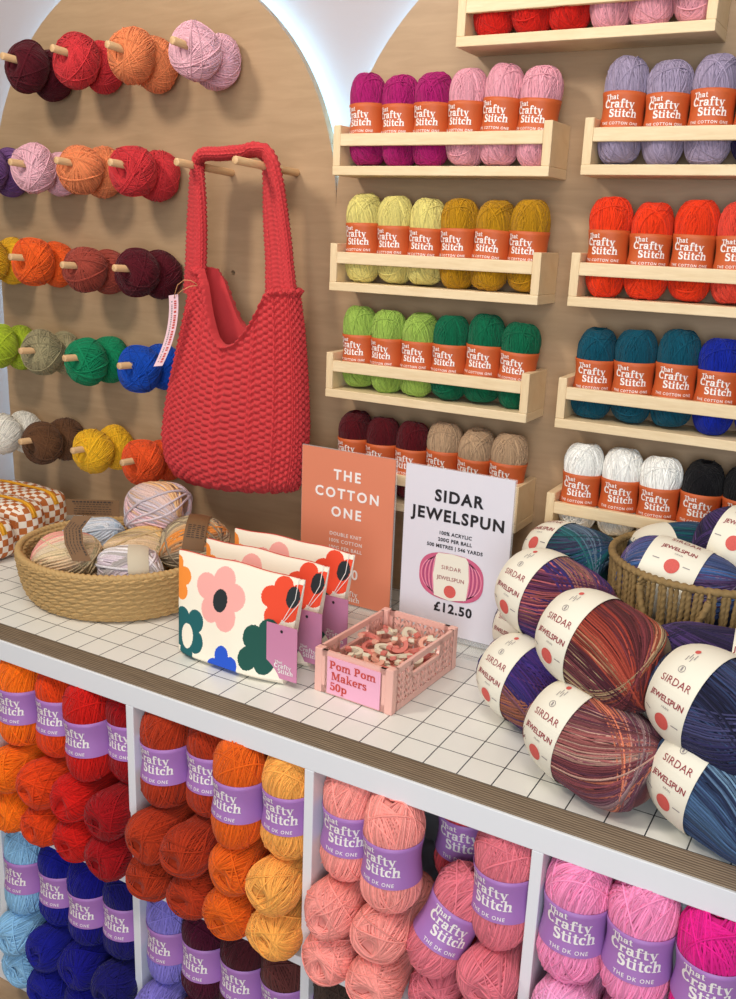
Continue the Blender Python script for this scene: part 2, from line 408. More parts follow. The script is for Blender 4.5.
# ---- the two kinds of labelled ball, three wound meshes of each, axis z, lettering towards -y
def labelled(R, H, lab_h, e, waist, zw, paper, last, size, sr, n, seed, dip):
    yb = wind(MB(), R, H, n, 5, 36, sr, e, waist, zw, seed=seed, dip=dip, flat=lab_h * .66, lump=.04, wild=8, shade=.2).mesh('wound_yarn', [M_ink], True, True)
    lb = MB()
    band(lb, R, H, lab_h, 0, e, waist, zw, .0031)
    fn0 = lambda x, y: (lambda r: np.stack([r * np.sin(x / r), -r * np.cos(x / r), y], 1))(band_r(y, R, H, e, waist, zw) + .0038)
    sh = np.random.default_rng(seed).uniform(-.1, .1) * R
    brand(lb, lambda x, y: fn0(x + sh, y), size, 0, size * .18, 1, last, size * .36)
    return yb, lb.mesh('paper_band', [paper, M_ink], True)
COTTON = [labelled(.0355, .153, .053, .74, .21, .034, M_orange, 'THE COTTON ONE', .0158, .0011, 130, 20 + i, .1) for i in range(4)]
DK = [labelled(.0475, .177, .064, .74, .20, .040, M_lilac, 'THE DK ONE', .0208, .0015, 140, 40 + i, .10) for i in range(4)]
PEGB = [wind(MB(), .0475, .074, 116, 12, 40, .0014, .88, seed=60 + i, dip=.35, lump=.04, shade=.18, wild=8).mesh('wound_yarn', [M_ink], True, True) for i in range(4)]
# one finished ball of each kind with its parts; every other ball copies it
def proto(kind, yb, lb):
    r = bpy.data.objects.new('yarn_ball', None); r.empty_display_size = .03
    a = bpy.data.objects.new('wound_yarn', yb); b = bpy.data.objects.new('paper_band', lb)
    a.parent = r; b.parent = r
    return r
PROTO = {('cotton', i): proto('cotton', *COTTON[i]) for i in range(4)}
PROTO.update({('dk', i): proto('dk', *DK[i]) for i in range(4)})
def place_ball(kind, var, mat, M, label, group, cat='yarn', bare=False):
    p = PROTO[(kind, var % 4)]
    r = p.copy(); COL.objects.link(r); r.matrix_world = M
    for ch in p.children:
        if bare and ch.name.startswith('paper_band'): continue
        c = ch.copy(); c.parent = r; COL.objects.link(c)
        if c.name.startswith('wound_yarn'):
            c.material_slots[0].link = 'OBJECT'; c.material_slots[0].material = mat
    return tag(r, label, cat, group)

# ================================================================== THE SETTING
WALL_Y = .604; PY = .5616; PT = .018; FLOOR = -.762
struct(MB().add(*box(-2.2, WALL_Y, FLOOR, 2.2, WALL_Y + .1, 1.75)).build('wall_back', M_wall))
struct(MB().add(*box(-2.2, -3.2, FLOOR - .05, 2.2, WALL_Y + .1, FLOOR)).build('floor', M_floor))

# arched plywood panels standing off the wall, strips of light behind their edges
ARC_R = .47; ARC_Z = .76
def panel(cx, holes, label):
    a = np.linspace(0, PI, 72)
    pts = [(cx + ARC_R * math.cos(t), ARC_Z + ARC_R * math.sin(t)) for t in a]
    pts = [(cx + ARC_R, FLOOR)] + pts + [(cx - ARC_R, FLOOR)]
    n = len(pts)
    V = [(x, PY, z) for x, z in pts] + [(x, PY + PT, z) for x, z in pts]
    F = [list(range(n)), list(range(2 * n - 1, n - 1, -1))] + [[i, n + i, n + (i + 1) % n, (i + 1) % n] for i in range(n)]
    o = MB().add(V, F).build('plywood_panel', M_ply)
    if holes:
        mb = MB()
        for x, z in holes:
            mb.add(*tube([(x, PY - .02, z), (x, PY + PT + .02, z)], .0052, 14))
        cut = mb.build('cutter', M_ply)
        md = o.modifiers.new('holes', 'BOOLEAN'); md.object = cut; md.operation = 'DIFFERENCE'; md.solver = 'EXACT'
        bpy.context.view_layer.update()
        me = bpy.data.meshes.new_from_object(o.evaluated_get(bpy.context.evaluated_depsgraph_get()))
        o.modifiers.clear(); o.data = me; bpy.data.objects.remove(cut)
    tag(o, label, 'wall panel')
    s = [(cx + (ARC_R - .010) * math.cos(t), PY + PT + .006, ARC_Z + (ARC_R - .010) * math.sin(t)) for t in a]
    if cx < 0: s = s + [(cx - ARC_R + .010, PY + PT + .006, z) for z in np.linspace(.74, .06, 12)]
    st = MB().add(*tube(s, .0045, 6)).build('light_strip', M_led, o, True); st['label'] = 'glowing cool white light strip'
    return o, st
_, s1 = panel(-.436, [(-.209, .632), (-.061, .628)], 'arched plywood panel behind the rows of pegs and the red bag')
_, s2 = panel(.504, [], 'arched plywood panel behind the shelves of small yarn balls')

# the cube shelving and the worktop lying on it
ks = thing('cube_shelf', 'white cube shelving unit full of yarn under the worktop', 'shelf', (.176, .195, FLOOR))
def kp(name, *b):
    v, f = box(*b); v = np.array(v) - (.176, .195, FLOOR)
    return MB().add(v, f).build(name, M_white, ks, False, False, .0012)
kp('top_board', -.74, 0, -.038, 1.091, .39, 0)
kp('base_board', -.74, 0, FLOOR, 1.091, .39, FLOOR + .038)
for i in range(-1, 3): kp('divider', i * .351, .0, FLOOR + .038, i * .351 + .016, .39, -.038)
kp('side_board', -.74, 0, FLOOR + .038, -.702, .39, -.038); kp('side_board', 1.053, 0, FLOOR + .038, 1.091, .39, -.038)
for i in range(-2, 3): kp('shelf_board', i * .351 + (.016 if i > -2 else 0), .0005, -.389, (i + 1) * .351, .39, -.373)
kp('back_board', -.702, .382, FLOOR + .038, 1.053, .39, -.038)
wt = MB(); WT = .0316
v, f = box(-1.25, .004, 0, 1.25, PY - .0006, WT)
wt.add(v, f, np.array([0, 0, 1, 1, 1, 1]))
wt = wt.build('worktop', [M_grid, M_edge]); tag(wt, 'white worktop with a black grid and ribbed brown front edge', 'worktop')

# ================================================================== WALL RACKS
Y0 = .4724; RW = .401; RH = .0835
def rack(x, z, label):
    t = thing('wall_rack', label, 'shelf', (x + RW / 2, PY, z), 'pale wooden racks on the shelf panel')
    def p(name, mat, x0, y0, z0, x1, y1, z1):
        v, f = box(x0, y0, z0, x1, y1, z1); v = np.array(v) - (RW / 2, PY, 0)
        MB().add(v, f).build(name, mat, t, False, False, .0012)
    p('base_board', M_pine, 0, Y0, 0, RW, PY - .0005, .0155)
    p('end_board', M_pine2, 0, Y0 + .001, .0155, .0145, PY - .0005, RH)
    p('end_board', M_pine2, RW - .0145, Y0 + .001, .0155, RW, PY - .0005, RH)
    p('front_rail', M_pine, .0145, Y0 + .0008, .0487, RW - .0145, Y0 + .0105, .069)
ROWS = ['top', 'second', 'third', 'fourth', 'bottom']
ZR = [1.0134, .8185, .6185, .421, .2240]
C = dict(fuchsia=(168, 24, 104), lightpink=(226, 158, 172), paleyellow=(222, 208, 124), mustard=(182, 132, 14), lime=(152, 182, 80), green=(0, 100, 66),
         burgundy=(84, 4, 16), tan=(182, 150, 118), red=(206, 30, 20), lilac=(160, 146, 172), navy=(30, 20, 74), orangered=(232, 58, 16), coralred=(226, 72, 52),
         teal=(0, 76, 96), royal=(8, 34, 150), white=(252, 250, 244), black=(16, 14, 18))
PHR = dict(fuchsia='fuchsia', lightpink='light pink', paleyellow='pale yellow', mustard='mustard', lime='lime green', green='bottle green', burgundy='burgundy', tan='tan beige',
           red='bright red', lilac='lilac', navy='dark navy', orangered='orange red', coralred='coral red', teal='dark teal', royal='royal blue', white='white', black='black')
RACKS = [  # x, z, text for the rack, colours
 (.3057, ZR[0], 'pale wooden rack at the very top holding red and pink balls', 'the top rack', ['red'] * 3 + ['lightpink'] * 3),
 (.0789, ZR[1] - .001, 'pale wooden rack holding fuchsia and light pink balls', 'the rack right of the bag handle', ['fuchsia'] * 3 + ['lightpink'] * 3),
 (.0785, ZR[2] - .001, 'pale wooden rack holding pale yellow and mustard balls', 'the yellow rack', ['paleyellow'] * 3 + ['mustard'] * 3),
 (.0760, ZR[3], 'pale wooden rack holding lime and bottle green balls', 'the green rack', ['lime'] * 3 + ['green'] * 3),
 (.0735, ZR[4], 'pale wooden rack behind the signs holding burgundy and tan balls', 'the rack behind the signs', ['burgundy'] * 3 + ['tan'] * 3),
 (.5309, ZR[1] + .0015, 'pale wooden rack at right holding lilac and navy balls', 'the lilac rack', ['lilac'] * 3 + ['navy'] * 2),
 (.5294, ZR[2] + .0015, 'pale wooden rack at right holding orange red balls', 'the orange red rack', ['orangered'] * 3 + ['coralred'] * 2),
 (.5271, ZR[3], 'pale wooden rack at right holding teal and royal blue balls', 'the blue rack', ['teal'] * 3 + ['royal'] * 2),
 (.5247, ZR[4] + .0005, 'pale wooden rack at right holding white and black balls', 'the rack behind the rope basket', ['white'] * 3 + ['black'] * 2)]
ORD = ['leftmost', 'middle', 'rightmost']
k = 0
for ri, (x, z, lab, where, cols) in enumerate(RACKS):
    rack(x, z, lab)
    right = ri >= 5
    for i, c in enumerate(cols):
        k += 1
        px = x + .0145 + .0322 + i * .0632
        if right: px = x + .0145 + .0320 + i * .0655
        same = [j for j, cc in enumerate(cols) if cc == c]
        w = ORD[i - same[0]] if len(same) == 3 else ('left' if i == same[0] else 'right')
        h = random.uniform(.97, 1.03)
        M = Matrix.Translation((px, .5145 + random.uniform(-.003, .004), z + .0163 + .075 * h)) @ Euler((math.radians(random.uniform(-3, 1)), math.radians(random.uniform(-1.2, 1.2) + (0 if right else (i - 2) * .7)), math.radians(random.uniform(-13, -2) + (9 if right else 0)))).to_matrix().to_4x4() @ Matrix.Diagonal((1, 1, h, 1))
        if len(same) == 3: lab = '%s %s yarn ball with orange band on %s' % (w, PHR[c], where)
        else: lab = '%s one of the two %s yarn balls on %s' % (w, PHR[c], where)
        place_ball('cotton', k, yarn(c, C[c]), M, lab, 'small yarn balls with orange bands')

# ================================================================== PEGS AND THE BALLS ON THEM
P = dict(wine=(80, 8, 24), red=(196, 48, 54), peach=(226, 132, 84), pink=(224, 172, 184), purple=(112, 72, 128), yellow=(226, 172, 30), orange=(228, 92, 30), rust=(156, 66, 52),
         lime=(166, 186, 44), sage=(150, 140, 106), green=(8, 128, 84), blue=(10, 70, 172), cream=(232, 226, 214), brown=(98, 64, 40), gold=(232, 178, 34), flame=(226, 84, 34))
PP = dict(wine='dark wine red', red='red', peach='peach', pink='pale pink', purple='purple', yellow='yellow', orange='orange', rust='rust brown', lime='lime', sage='sage grey green',
          green='emerald green', blue='blue', cream='cream white', brown='brown', gold='golden yellow', flame='orange red')
PEGS = [(-.666, 1.037, 'wine', 0), (-.524, 1.044, 'red', 0), (-.379, 1.043, 'peach', 0), (-.221, 1.041, 'pink', 0),
        (-.812, .835, 'purple', 1), (-.662, .835, 'pink', 1), (-.528, .838, 'peach', 1), (-.382, .834, 'red', 1),
        (-.826, .643, 'yellow', 2), (-.680, .643, 'orange', 2), (-.526, .634, 'rust', 2), (-.381, .635, 'wine', 2),
        (-.815, .446, 'lime', 3), (-.667, .444, 'sage', 3), (-.533, .441, 'green', 3), (-.377, .440, 'blue', 3),
        (-.822, .240, 'cream', 4), (-.686, .238, 'brown', 4), (-.523, .241, 'gold', 4), (-.378, .236, 'flame', 4)]
def peg(x, zt, ytip, label):
    ln = PY - ytip
    path = [(0, -ln, .008), (0, -ln + .001, .008), (0, -.001, 0), (0, 0, 0)]
    v, f = tube(path, [.0062, .0072, .0072, .0072], 14)
    o = MB().add(v, f).build('wooden_peg', M_peg, None, True); o.location = (x, PY, zt - .008)
    return tag(o, label, 'peg', 'wooden pegs in the peg panel')
for i, (x, z, c, row) in enumerate(PEGS):
    peg(x, z, .40, 'wooden peg through the %s yarn balls of the %s peg row' % (PP[c], ROWS[row]))
    for j, (y, ys, nm) in enumerate(((.463, 1.0, 'front'), (.5285, .9, 'back'))):
        zc = z - .008 * (PY - y) / .16 * .5 - .0085 - (.005 if j else 0) + random.uniform(-.003, .002)
        o = bpy.data.objects.new('yarn_ball', PEGB[(i * 2 + j) % 4]); COL.objects.link(o)
        sc = random.uniform(1.0, 1.07) if j == 0 else random.uniform(.98, 1.06)
        dx = random.uniform(-.003, .003) + (.004 if j else 0)
        sq = random.uniform(.92, 1.0)
        o.matrix_world = Matrix.Translation((x + dx, y, zc)) @ Matrix.Rotation(PI / 2 + random.uniform(-.15, .1), 4, 'X') @ Matrix.Rotation(random.uniform(0, 6.28), 4, 'Z') @ Matrix.Diagonal((sc, sc * sq, ys * .92, 1))
        o.material_slots[0].link = 'OBJECT'; o.material_slots[0].material = yarn('peg_' + c, P[c])
        tag(o, '%s %s yarn ball on a peg of the %s peg row' % (nm, PP[c], ROWS[row]), 'yarn', 'yarn balls on the pegs')
peg(-.211, .834, .394, 'wooden peg under the left side of the red bag handle')
peg(-.056, .835, .367, 'wooden peg under the right side of the red bag handle')

# ================================================================== BIG BALLS IN THE CUBES
D = dict(orange=(250, 116, 14), vermilion=(226, 66, 12), red=(204, 20, 12), deepred=(158, 6, 16), rust=(176, 52, 18), tangerine=(230, 98, 18), apricot=(252, 176, 84),
         salmon=(255, 160, 150), coral=(214, 72, 82), rose=(230, 122, 136), pink=(252, 148, 194), candy=(250, 168, 212), hot=(232, 30, 142),
         sky=(146, 196, 232), royal=(20, 24, 140), cobalt=(16, 14, 128), navy=(22, 18, 104), lavender=(140, 128, 214), plum=(78, 10, 40), maroon=(74, 22, 32), cocoa=(96, 48, 46), umber=(70, 54, 46))
DP = dict(orange='bright orange', vermilion='vermilion', red='red', deepred='deep red', rust='rust', tangerine='tangerine', apricot='apricot', salmon='salmon pink', coral='coral red',
          rose='dusky rose', pink='bubblegum pink', candy='candy pink', hot='hot pink', sky='sky blue', royal='royal blue', cobalt='dark blue', navy='navy blue', lavender='lavender', plum='plum', maroon='maroon', cocoa='cocoa brown', umber='umber brown')
CN = {0: 'leftmost upper cube', 1: 'second upper cube', 2: 'third upper cube', 3: 'rightmost upper cube', 4: 'leftmost lower cube', 5: 'second lower cube', 6: 'third lower cube'}
nb = 0
def dk(c, x, y, z, label, rx=0, ry=0, rz=0, s=1, lying=False):
    global nb
    nb += 1
    R = Euler((math.radians(rx), math.radians(ry), math.radians(rz))).to_matrix().to_4x4()
    if lying: R = R @ Matrix.Rotation(-PI / 2, 4, 'X') @ Matrix.Rotation(random.uniform(0, 6), 4, 'Z')
    M = Matrix.Translation((x, y, z)) @ R @ Matrix.Diagonal((s * (random.uniform(.97, 1.05) if lying else 1), s * (random.uniform(.95, 1.02) if lying else 1), s if not lying else s * .93, 1))
    place_ball('dk', nb, yarn('dk_' + c, D[c]), M, label, 'big yarn balls in the cubes', bare=lying)
ZU = -.373; ZL = -.724; RR = .040
def column(cell, base, xs, front, lobes, lay=(0, 1), posn=('at far left', 'second from left', 'third from left', 'at far right')):
    """front: (colour, y, turn) standing on lobes: colour of the two lying balls under it"""
    for i, x in enumerate(xs):
        p = posn[i]
        if front[i]:
            c, y, rz = front[i][:3]
            dk(c, x + (front[i][3] if len(front[i]) > 3 else 0) + random.uniform(-.002, .002), y, base + 4 * RR + .0875, 'upright %s yarn ball %s in %s' % (DP[c], p, CN[cell]), random.uniform(-3, 1), random.uniform(-1.5, 1.5), rz - 8)
        if lobes[i]:
            for l in lay:
                c = lobes[i]
                dk(c, x + random.uniform(-.004, .004), .034 + random.uniform(-.008, .006), base + RR + 2 * RR * l + .0005, '%s %s yarn ball lying end on, %s in %s' % (['lower', 'upper'][l], DP[c], p, CN[cell]), lying=True, s=.98)
column(0, ZU, [-.288, -.203, -.120, -.040], [('orange', .035, 4), ('vermilion', .045, 6, .004), ('red', .022, 0, .012), ('deepred', .055, 0, .002)], ['orange', 'vermilion', 'red', 'deepred'])
column(1, ZU, [.061, .143, .226, .309], [('rust', .03, 8), ('rust', .05, 4), ('tangerine', .012, -4), ('apricot', .03, 6)], ['rust', 'rust', 'tangerine', 'apricot'])
column(2, ZU, [.411, .496, .579, .660], [('salmon', .035, 10), ('salmon', .008, 0), None, ('rose', .03, -6)], ['salmon', 'salmon', None, 'rose'])
dk('coral', .565, .115, ZU + .2475, 'upright coral red yarn ball at the back of the third upper cube', 0, 0, 4)
dk('rose', .579, .065, ZU + RR + .0005, 'dusky rose yarn ball lying under the leaning ball, third upper cube', lying=True, s=.98)
dk('coral', .579, .125, ZU + 3 * RR + .0005, 'coral red yarn ball lying behind the leaning ball in the third upper cube', lying=True, s=.98)
dk('rose', .588, .022, ZU + .163, 'dusky rose yarn ball leaning to the right in the third upper cube', -14, 20, 4, .98)
column(3, ZU, [.764, .848, .933], [('pink', .022, 10), ('pink', .02, 6), ('hot', .012, 8)], ['candy', 'candy', 'hot'], posn=('at far left', 'second from left', 'third from left'))
column(4, ZL, [-.288, -.203, -.120, -.040], [('sky', .02, 0), ('royal', .03, 4), ('cobalt', .02, 2), ('navy', .03, 2)], ['sky', 'royal', 'cobalt', 'navy'])
column(5, ZL, [.061, .143, .226, .309], [('lavender', .03, -6), ('plum', .03, -6), ('maroon', .03, -2), ('cocoa', .03, 6)], ['lavender', 'plum', 'maroon', 'cocoa'])
column(6, ZL, [.411, .496], [('umber', .03, 0), ('umber', .03, 0)], ['umber', 'umber'], posn=('at far left', 'second from left'))

# ================================================================== KNITTED BAG
def lerp(a, xs, ys): return np.interp(a, xs, ys)
def knit_bag():
    t = thing('tote_bag', 'red hand knitted tote bag hanging from two pegs', 'bag', (-.137, .465, .2))
    NU, NV = 560, 300
    a = np.arange(NU) / NU * 2 * PI; v = np.linspace(0, 1, NV)
    A, Vv = np.meshgrid(a, v)
    ca, sa = np.cos(A), np.sin(A)
    # rim: high at both sides where the handle grows out, low in front and back
    rx_ = [-1, -.78, -.62, -.45, -.30, -.18, -.06, .10, .30, .47, .66, 1]
    rx_ = [-1, -.72, -.52, -.34, -.18, -.06, .05, .20, .38, .53, .70, 1]
    rimf = np.interp(ca, rx_, [.645, .642, .612, .560, .518, .502, .505, .530, .566, .604, .616, .616])
    rimb = np.interp(ca, rx_, [.645, .642, .618, .578, .542, .526, .526, .548, .58, .608, .616, .616])
    rim = np.where(sa < 0, rimf, rimb)
    for _ in range(14): rim = (np.roll(rim, 1, 1) + 2 * rim + np.roll(rim, -1, 1)) / 4
    zb = .207 + .012 * ca + .010 * ca ** 2
    Z = zb + (rim - zb) * Vv
    zz = [.19, .205, .22, .25, .30, .36, .42, .48, .54, .60, .66, .72]
    xl = lerp(Z, zz, [-.24, -.262, -.292, -.312, -.318, -.308, -.293, -.276, -.259, -.243, -.226, -.212])
    xrt = lerp(Z, zz, [-.02, .000, .018, .034, .043, .044, .041, .036, .030, .020, .007, -.003])
    xl = xl + .010; xrt = xrt - .011
    cx = (xl + xrt) / 2; hw = (xrt - xl) / 2
    dep = lerp(Z, zz, [.012, .024, .036, .046, .050, .048, .045, .041, .037, .033, .031, .030])
    sgn = lambda q, e: np.sign(q) * np.abs(q) ** e
    X = cx + hw * sgn(ca, .85)
    Y = .468 + dep * sgn(sa, .75)
    # close the bottom
    k = np.clip(1 - Vv / .055, 0, 1)
    Y = .468 + (Y - .468) * np.sqrt(np.clip(1 - k * k, 0, 1)); 
    Pn = np.stack([X, Y, Z], -1)
    du = np.roll(Pn, -1, 1) - np.roll(Pn, 1, 1); dv = np.gradient(Pn, axis=0)
    Nn = np.cross(du, dv); Nn /= np.linalg.norm(Nn, axis=2, keepdims=True) + 1e-9
    # stitches
    ncol = 60; U = A / (2 * PI) * ncol
    rowh = .0066; W = (Z - .2) / rowh
    fu = U % 1; leg = np.abs(np.sin(2 * PI * fu)) ** .7
    vee = np.abs(fu - .5) * 1.1
    st = np.sin(2 * PI * (W * .5 - vee)) * .5 + .5
    colid = np.floor(U + .001); rowid = np.floor(W / 2)
    purl = ((colid % 4) != 0) * 1.0
    knit = leg * (.35 + .65 * st) * 1.35
    fr_ = (W * .5 + .5 * ((colid % 2) > 0)) % 1
    prl = np.sin(PI * fr_) ** .7 * (.25 + .75 * np.sin(PI * fu) ** .6) * 1.15
    h = np.where(purl > .5, prl, knit)
    rimk = np.clip((Vv - .965) / .035, 0, 1)
    h = h + 1.3 * np.sin(PI * np.clip(rimk, 0, 1)) * .9
    Pn = Pn + Nn * (h * .0064)[..., None]
    outer = Pn.reshape(-1, 3)
    inner = (np.stack([cx + (X - cx) * .96, .468 + (Y - .468) * .8, Z], -1)).reshape(-1, 3)
    org = np.array((-.137, .465, .2))
    mb = MB(); mb.add(outer - org, gridf(NU, NV, True)); 
    mb.add(inner - org, gridf(NU, NV, True)[:, ::-1])
    a0 = (NV - 1) * NU; q = np.arange(NU); q1 = (q + 1) % NU
    mb.add(np.concatenate([outer[a0:], inner[a0:]]) - org, np.stack([q, q1, NU + q1, NU + q], 1))
    mb.build('body', M_knit, t, True)
    # handle: a rolled knitted strap over both pegs
    path = [(-.229, .464, .590), (-.221, .462, .70), (-.217, .460, .77), (-.216, .459, .825), (-.209, .458, .846), (-.190, .457, .8525), (-.150, .456, .853), (-.105, .455, .856), (-.076, .455, .859), (-.054, .456, .853), (-.044, .458, .835), (-.039, .46, .80), (-.034, .462, .74), (-.028, .464, .68), (-.022, .465, .60)]
    path = np.array(path); s = np.concatenate([[0], np.cumsum(np.linalg.norm(np.diff(path, axis=0), axis=1))])
    n = 330; ss = np.linspace(0, s[-1], n)
    Pp = np.stack([np.interp(ss, s, path[:, i]) for i in range(3)], 1)
    for _ in range(12): Pp[1:-1] = (Pp[:-2] + 2 * Pp[1:-1] + Pp[2:]) / 4
    T = np.gradient(Pp, axis=0); T /= np.linalg.norm(T, axis=1, keepdims=True)
    k_ = np.clip(ss / s[-1], 0, 1)[:, None]; Wd = np.concatenate([.90 + .07 * k_, -.35 + .20 * k_ - .9 * np.exp(-((k_ - .5) / .2) ** 2), 0 * k_], 1); Wd = Wd - T * (T * Wd).sum(1, keepdims=True); Wd /= np.linalg.norm(Wd, axis=1, keepdims=True)
    Nd = np.cross(T, Wd)
    m = 64; b = np.arange(m) / m * 2 * PI
    hwid = np.interp(ss, [0, .06, s[-1] * .5, s[-1] - .06, s[-1]], [.034, .027, .026, .029, .034])[:, None]
    e = .6
    lx = np.sign(np.cos(b)) * np.abs(np.cos(b)) ** e; ly = np.sign(np.sin(b)) * np.abs(np.sin(b)) ** e
    arcu = b / (2 * PI) * 10; fu = arcu % 1
    Wr = (ss / .0085)[:, None]
    hh = np.abs(np.sin(PI * 2 * fu))[None] ** .8 * (.45 + .55 * (np.sin(2 * PI * (Wr - np.abs(fu - .5)[None] * 2.2)) * .5 + .5))
    k = 1 + 0 * hh
    Vv2 = Pp[:, None] + Wd[:, None] * (lx[None] * hwid)[..., None] + Nd[:, None] * (ly[None] * .0075 * np.ones((n, 1)))[..., None]
    nrm = Wd[:, None] * (np.cos(b)[None] * .4)[..., None] + Nd[:, None] * np.sin(b)[None, :, None]
    nrm /= np.linalg.norm(nrm, axis=2, keepdims=True) + 1e-9
    Vv2 = Vv2 + nrm * (hh * .0058)[..., None]
    MB().add(Vv2.reshape(-1, 3) - org, gridf(m, n, True)).build('handle', M_knit, t, True)
    return t
bag = knit_bag()
# its paper tag on a twine loop
bt = thing('paper_tag', 'narrow pale pink paper tag tied to the left edge of the red bag', 'tag', (-.226, .405, .60))
mb = MB()
n = 14; tt = np.linspace(0, 1, n)
cxl = np.stack([-.004 - .020 * tt ** 1.5 - .024 * tt ** 2, -.004 + .006 * np.sin(tt * 3), -.008 - .142 * tt], 1)
for off, sg in ((0, 1), (.0008, -1)):
    L_ = cxl + (-.0115, off, -.002); R_ = cxl + (.0115, off, .002)
    mb.add(np.stack([L_, R_], 1).reshape(-1, 3), gridf(2, n)[:, ::sg])
def tagpt(x, y):   # x along the tag downwards 0..1, y across -1..1
    c = np.stack([np.interp(x, tt, cxl[:, i]) for i in range(3)], 1)
    return c + np.stack([y * .0115, -.0006 + 0 * y, y * .002], 1)
for row, (w, ya, g0) in enumerate(((.028, .38, .030), (.015, -.35, .020))):
    x = .08
    while x < .93:
        L_ = random.uniform(.5, 1) * g0
        V = np.array([(x, ya - w * 9), (x + L_, ya - w * 9), (x + L_, ya + w * 9), (x, ya + w * 9)])
        mb.add(tagpt(V[:, 0], V[:, 1]), [[0, 1, 2, 3]], 1 if row == 0 else 2)
        x += L_ + (.012 if random.random() < .8 else .03)
mb.build('paper', [M_tagp, M_redink, M_grey], bt)
lp = [(-.002, -.004, -.014), (.004, -.008, -.004), (.014, -.012, .012), (.03, -.012, .022), (.044, -.010, .022), (.05, .0, .016), (.044, .01, .012), (.03, .006, .010), (.012, .0, .0), (-.002, -.003, -.012)]
MB().add(*tube(lp, .0008, 6)).build('twine', M_twine, bt, True)

# ================================================================== LOW SEAGRASS BASKET WITH WOOL
def seagrass(cx, cy):
    t = thing('seagrass_basket', 'low oval woven seagrass basket of pastel wool on the worktop', 'basket', (cx, cy, WT))
    NU, NV = 560, 78
    a = np.arange(NU) / NU * 2 * PI; v = np.linspace(0, 1, NV)
    A, V = np.meshgrid(a, v)
    H = .090
    def prof(v):
        return np.interp(v, [0, .08, .2, .45, .75, 1], [.86, .905, .94, .975, 1.0, 1.015])
    def braid(A, V, sg):
        rows = 9; U = A / (2 * PI) * 92
        w = V * rows; r = np.floor(w); fw = w % 1
        ch = np.sin(2 * PI * (U * .5 + np.where(fw < .5, fw, 1 - fw) * 1.3 + r * .37))
        return (np.sin(PI * fw) ** .6) * .0036 + (ch * .5 + .5) * .0040 * np.sin(PI * fw) ** .5
    rx, ry = .188, .168
    k = prof(V); h = braid(A, V, 1)
    out = np.stack([(rx * k + h) * np.cos(A), (ry * k + h) * np.sin(A), V * H], -1).reshape(-1, 3)
    inn = np.stack([(rx * k - .008 - h) * np.cos(A), (ry * k - .008 - h) * np.sin(A), .004 + V * (H - .004)], -1).reshape(-1, 3)
    mb = MB(); mb.add(out, gridf(NU, NV, True)); mb.add(inn, gridf(NU, NV, True)[:, ::-1])
    q = a[::4]; c = np.stack([np.cos(q), np.sin(q)], 1) * (rx * .86, ry * .86)
    mb.add(np.concatenate([np.c_[c, 0 * q + .0005], [(0, 0, .0005)]]), [[i, (i + 1) % len(q), len(q)] for i in range(len(q))][::1])
    mb.add(np.concatenate([np.c_[c, 0 * q + .006], [(0, 0, .006)]]), [[i, (i + 1) % len(q), len(q)] for i in range(len(q))])
    mb.build('wall', M_sea, t, True)
    s = np.linspace(0, 2 * PI, 520, endpoint=False)
    MB().add(*tube(np.stack([(rx * 1.015 - .002) * np.cos(s), (ry * 1.015 - .002) * np.sin(s), H + .001 + 0 * s], 1), .0064, 10, True, twist=300)).build('rim', M_sea, t, True)
    return t
BX, BY = -.240, .236
seagrass(BX, BY)
def pal(*cs):
    L_ = [np.array(lin(c)[:3]) for c in cs]
    def f(u):
        x = (u % 1) * len(L_); i = int(x) % len(L_); w = x - int(x); w = min(1, max(0, (w - .3) / .4))
        return L_[i] * (1 - w) + L_[(i + 1) % len(L_)] * w
    return f
def wool(cols, loc, axis, R, H, label, seed, sc=1, spin=0, bandspec=None):
    """thick pastel ball; axis = its long direction"""
    t = thing('yarn_ball', label, 'yarn', loc, 'pastel wool balls in the seagrass basket')
    t.matrix_world = axes(loc, axis, spin=spin)
    Mz = Matrix.Rotation(PI / 2, 4, 'Y')
    mb = MB(); tmp = wind(MB(), R, H, 120, 16, 34, .0027, .8, .0, .03, cols=cols, seq=True, seed=seed, wild=3, dip=.15, lump=.05, shade=.10, layers=2, jit=1.5)
    for v, f, c in zip(tmp.v, tmp.f, tmp.c): mb.add(v, f - f.min() if isinstance(f, np.ndarray) else f, 0, c, Mz)
    mb.build('wound_yarn', M_stripe, t, True, True)
    if bandspec:
        x0, w, span, a0, off = bandspec
        b = MB(); xs = np.linspace(x0 - w / 2, x0 + w / 2, 8); an = np.linspace(a0 - span / 2, a0 + span / 2, 40)
        Xg, Ag = np.meshgrid(xs, an); r = band_r(Xg, R, H, .8, 0, .03) + off
        b.add(np.stack([Xg, -r * np.cos(Ag), r * np.sin(Ag)], -1).reshape(-1, 3), gridf(8, 40))
        for i in range(7):
            aa = a0 - span * .3 + i * .07; hh = .012 if i else .016
            for x in np.arange(x0 - w * .38, x0 + w * .36, .0085):
                L_ = random.uniform(.004, .0075)
                xx = np.array([x, x + L_, x + L_, x]); ab = np.array([aa, aa, aa + .028, aa + .028])
                r = band_r(xx, R, H, .8, 0, .03) + off + .0006
                b.add(np.stack([xx, -r * np.cos(ab), r * np.sin(ab)], 1), [[0, 1, 2, 3]], 1)
        b.build('paper_band', [plain('beige_paper', (196, 182, 158), .7) if 'silvery' in label else M_kraft, M_kink], t, True)
    return t
p1 = pal((214, 190, 150), (222, 200, 170), (226, 150, 140), (212, 186, 140), (190, 176, 140), (228, 196, 160))
p2 = pal((206, 190, 196), (216, 186, 176), (226, 180, 130), (190, 186, 196), (222, 182, 186))
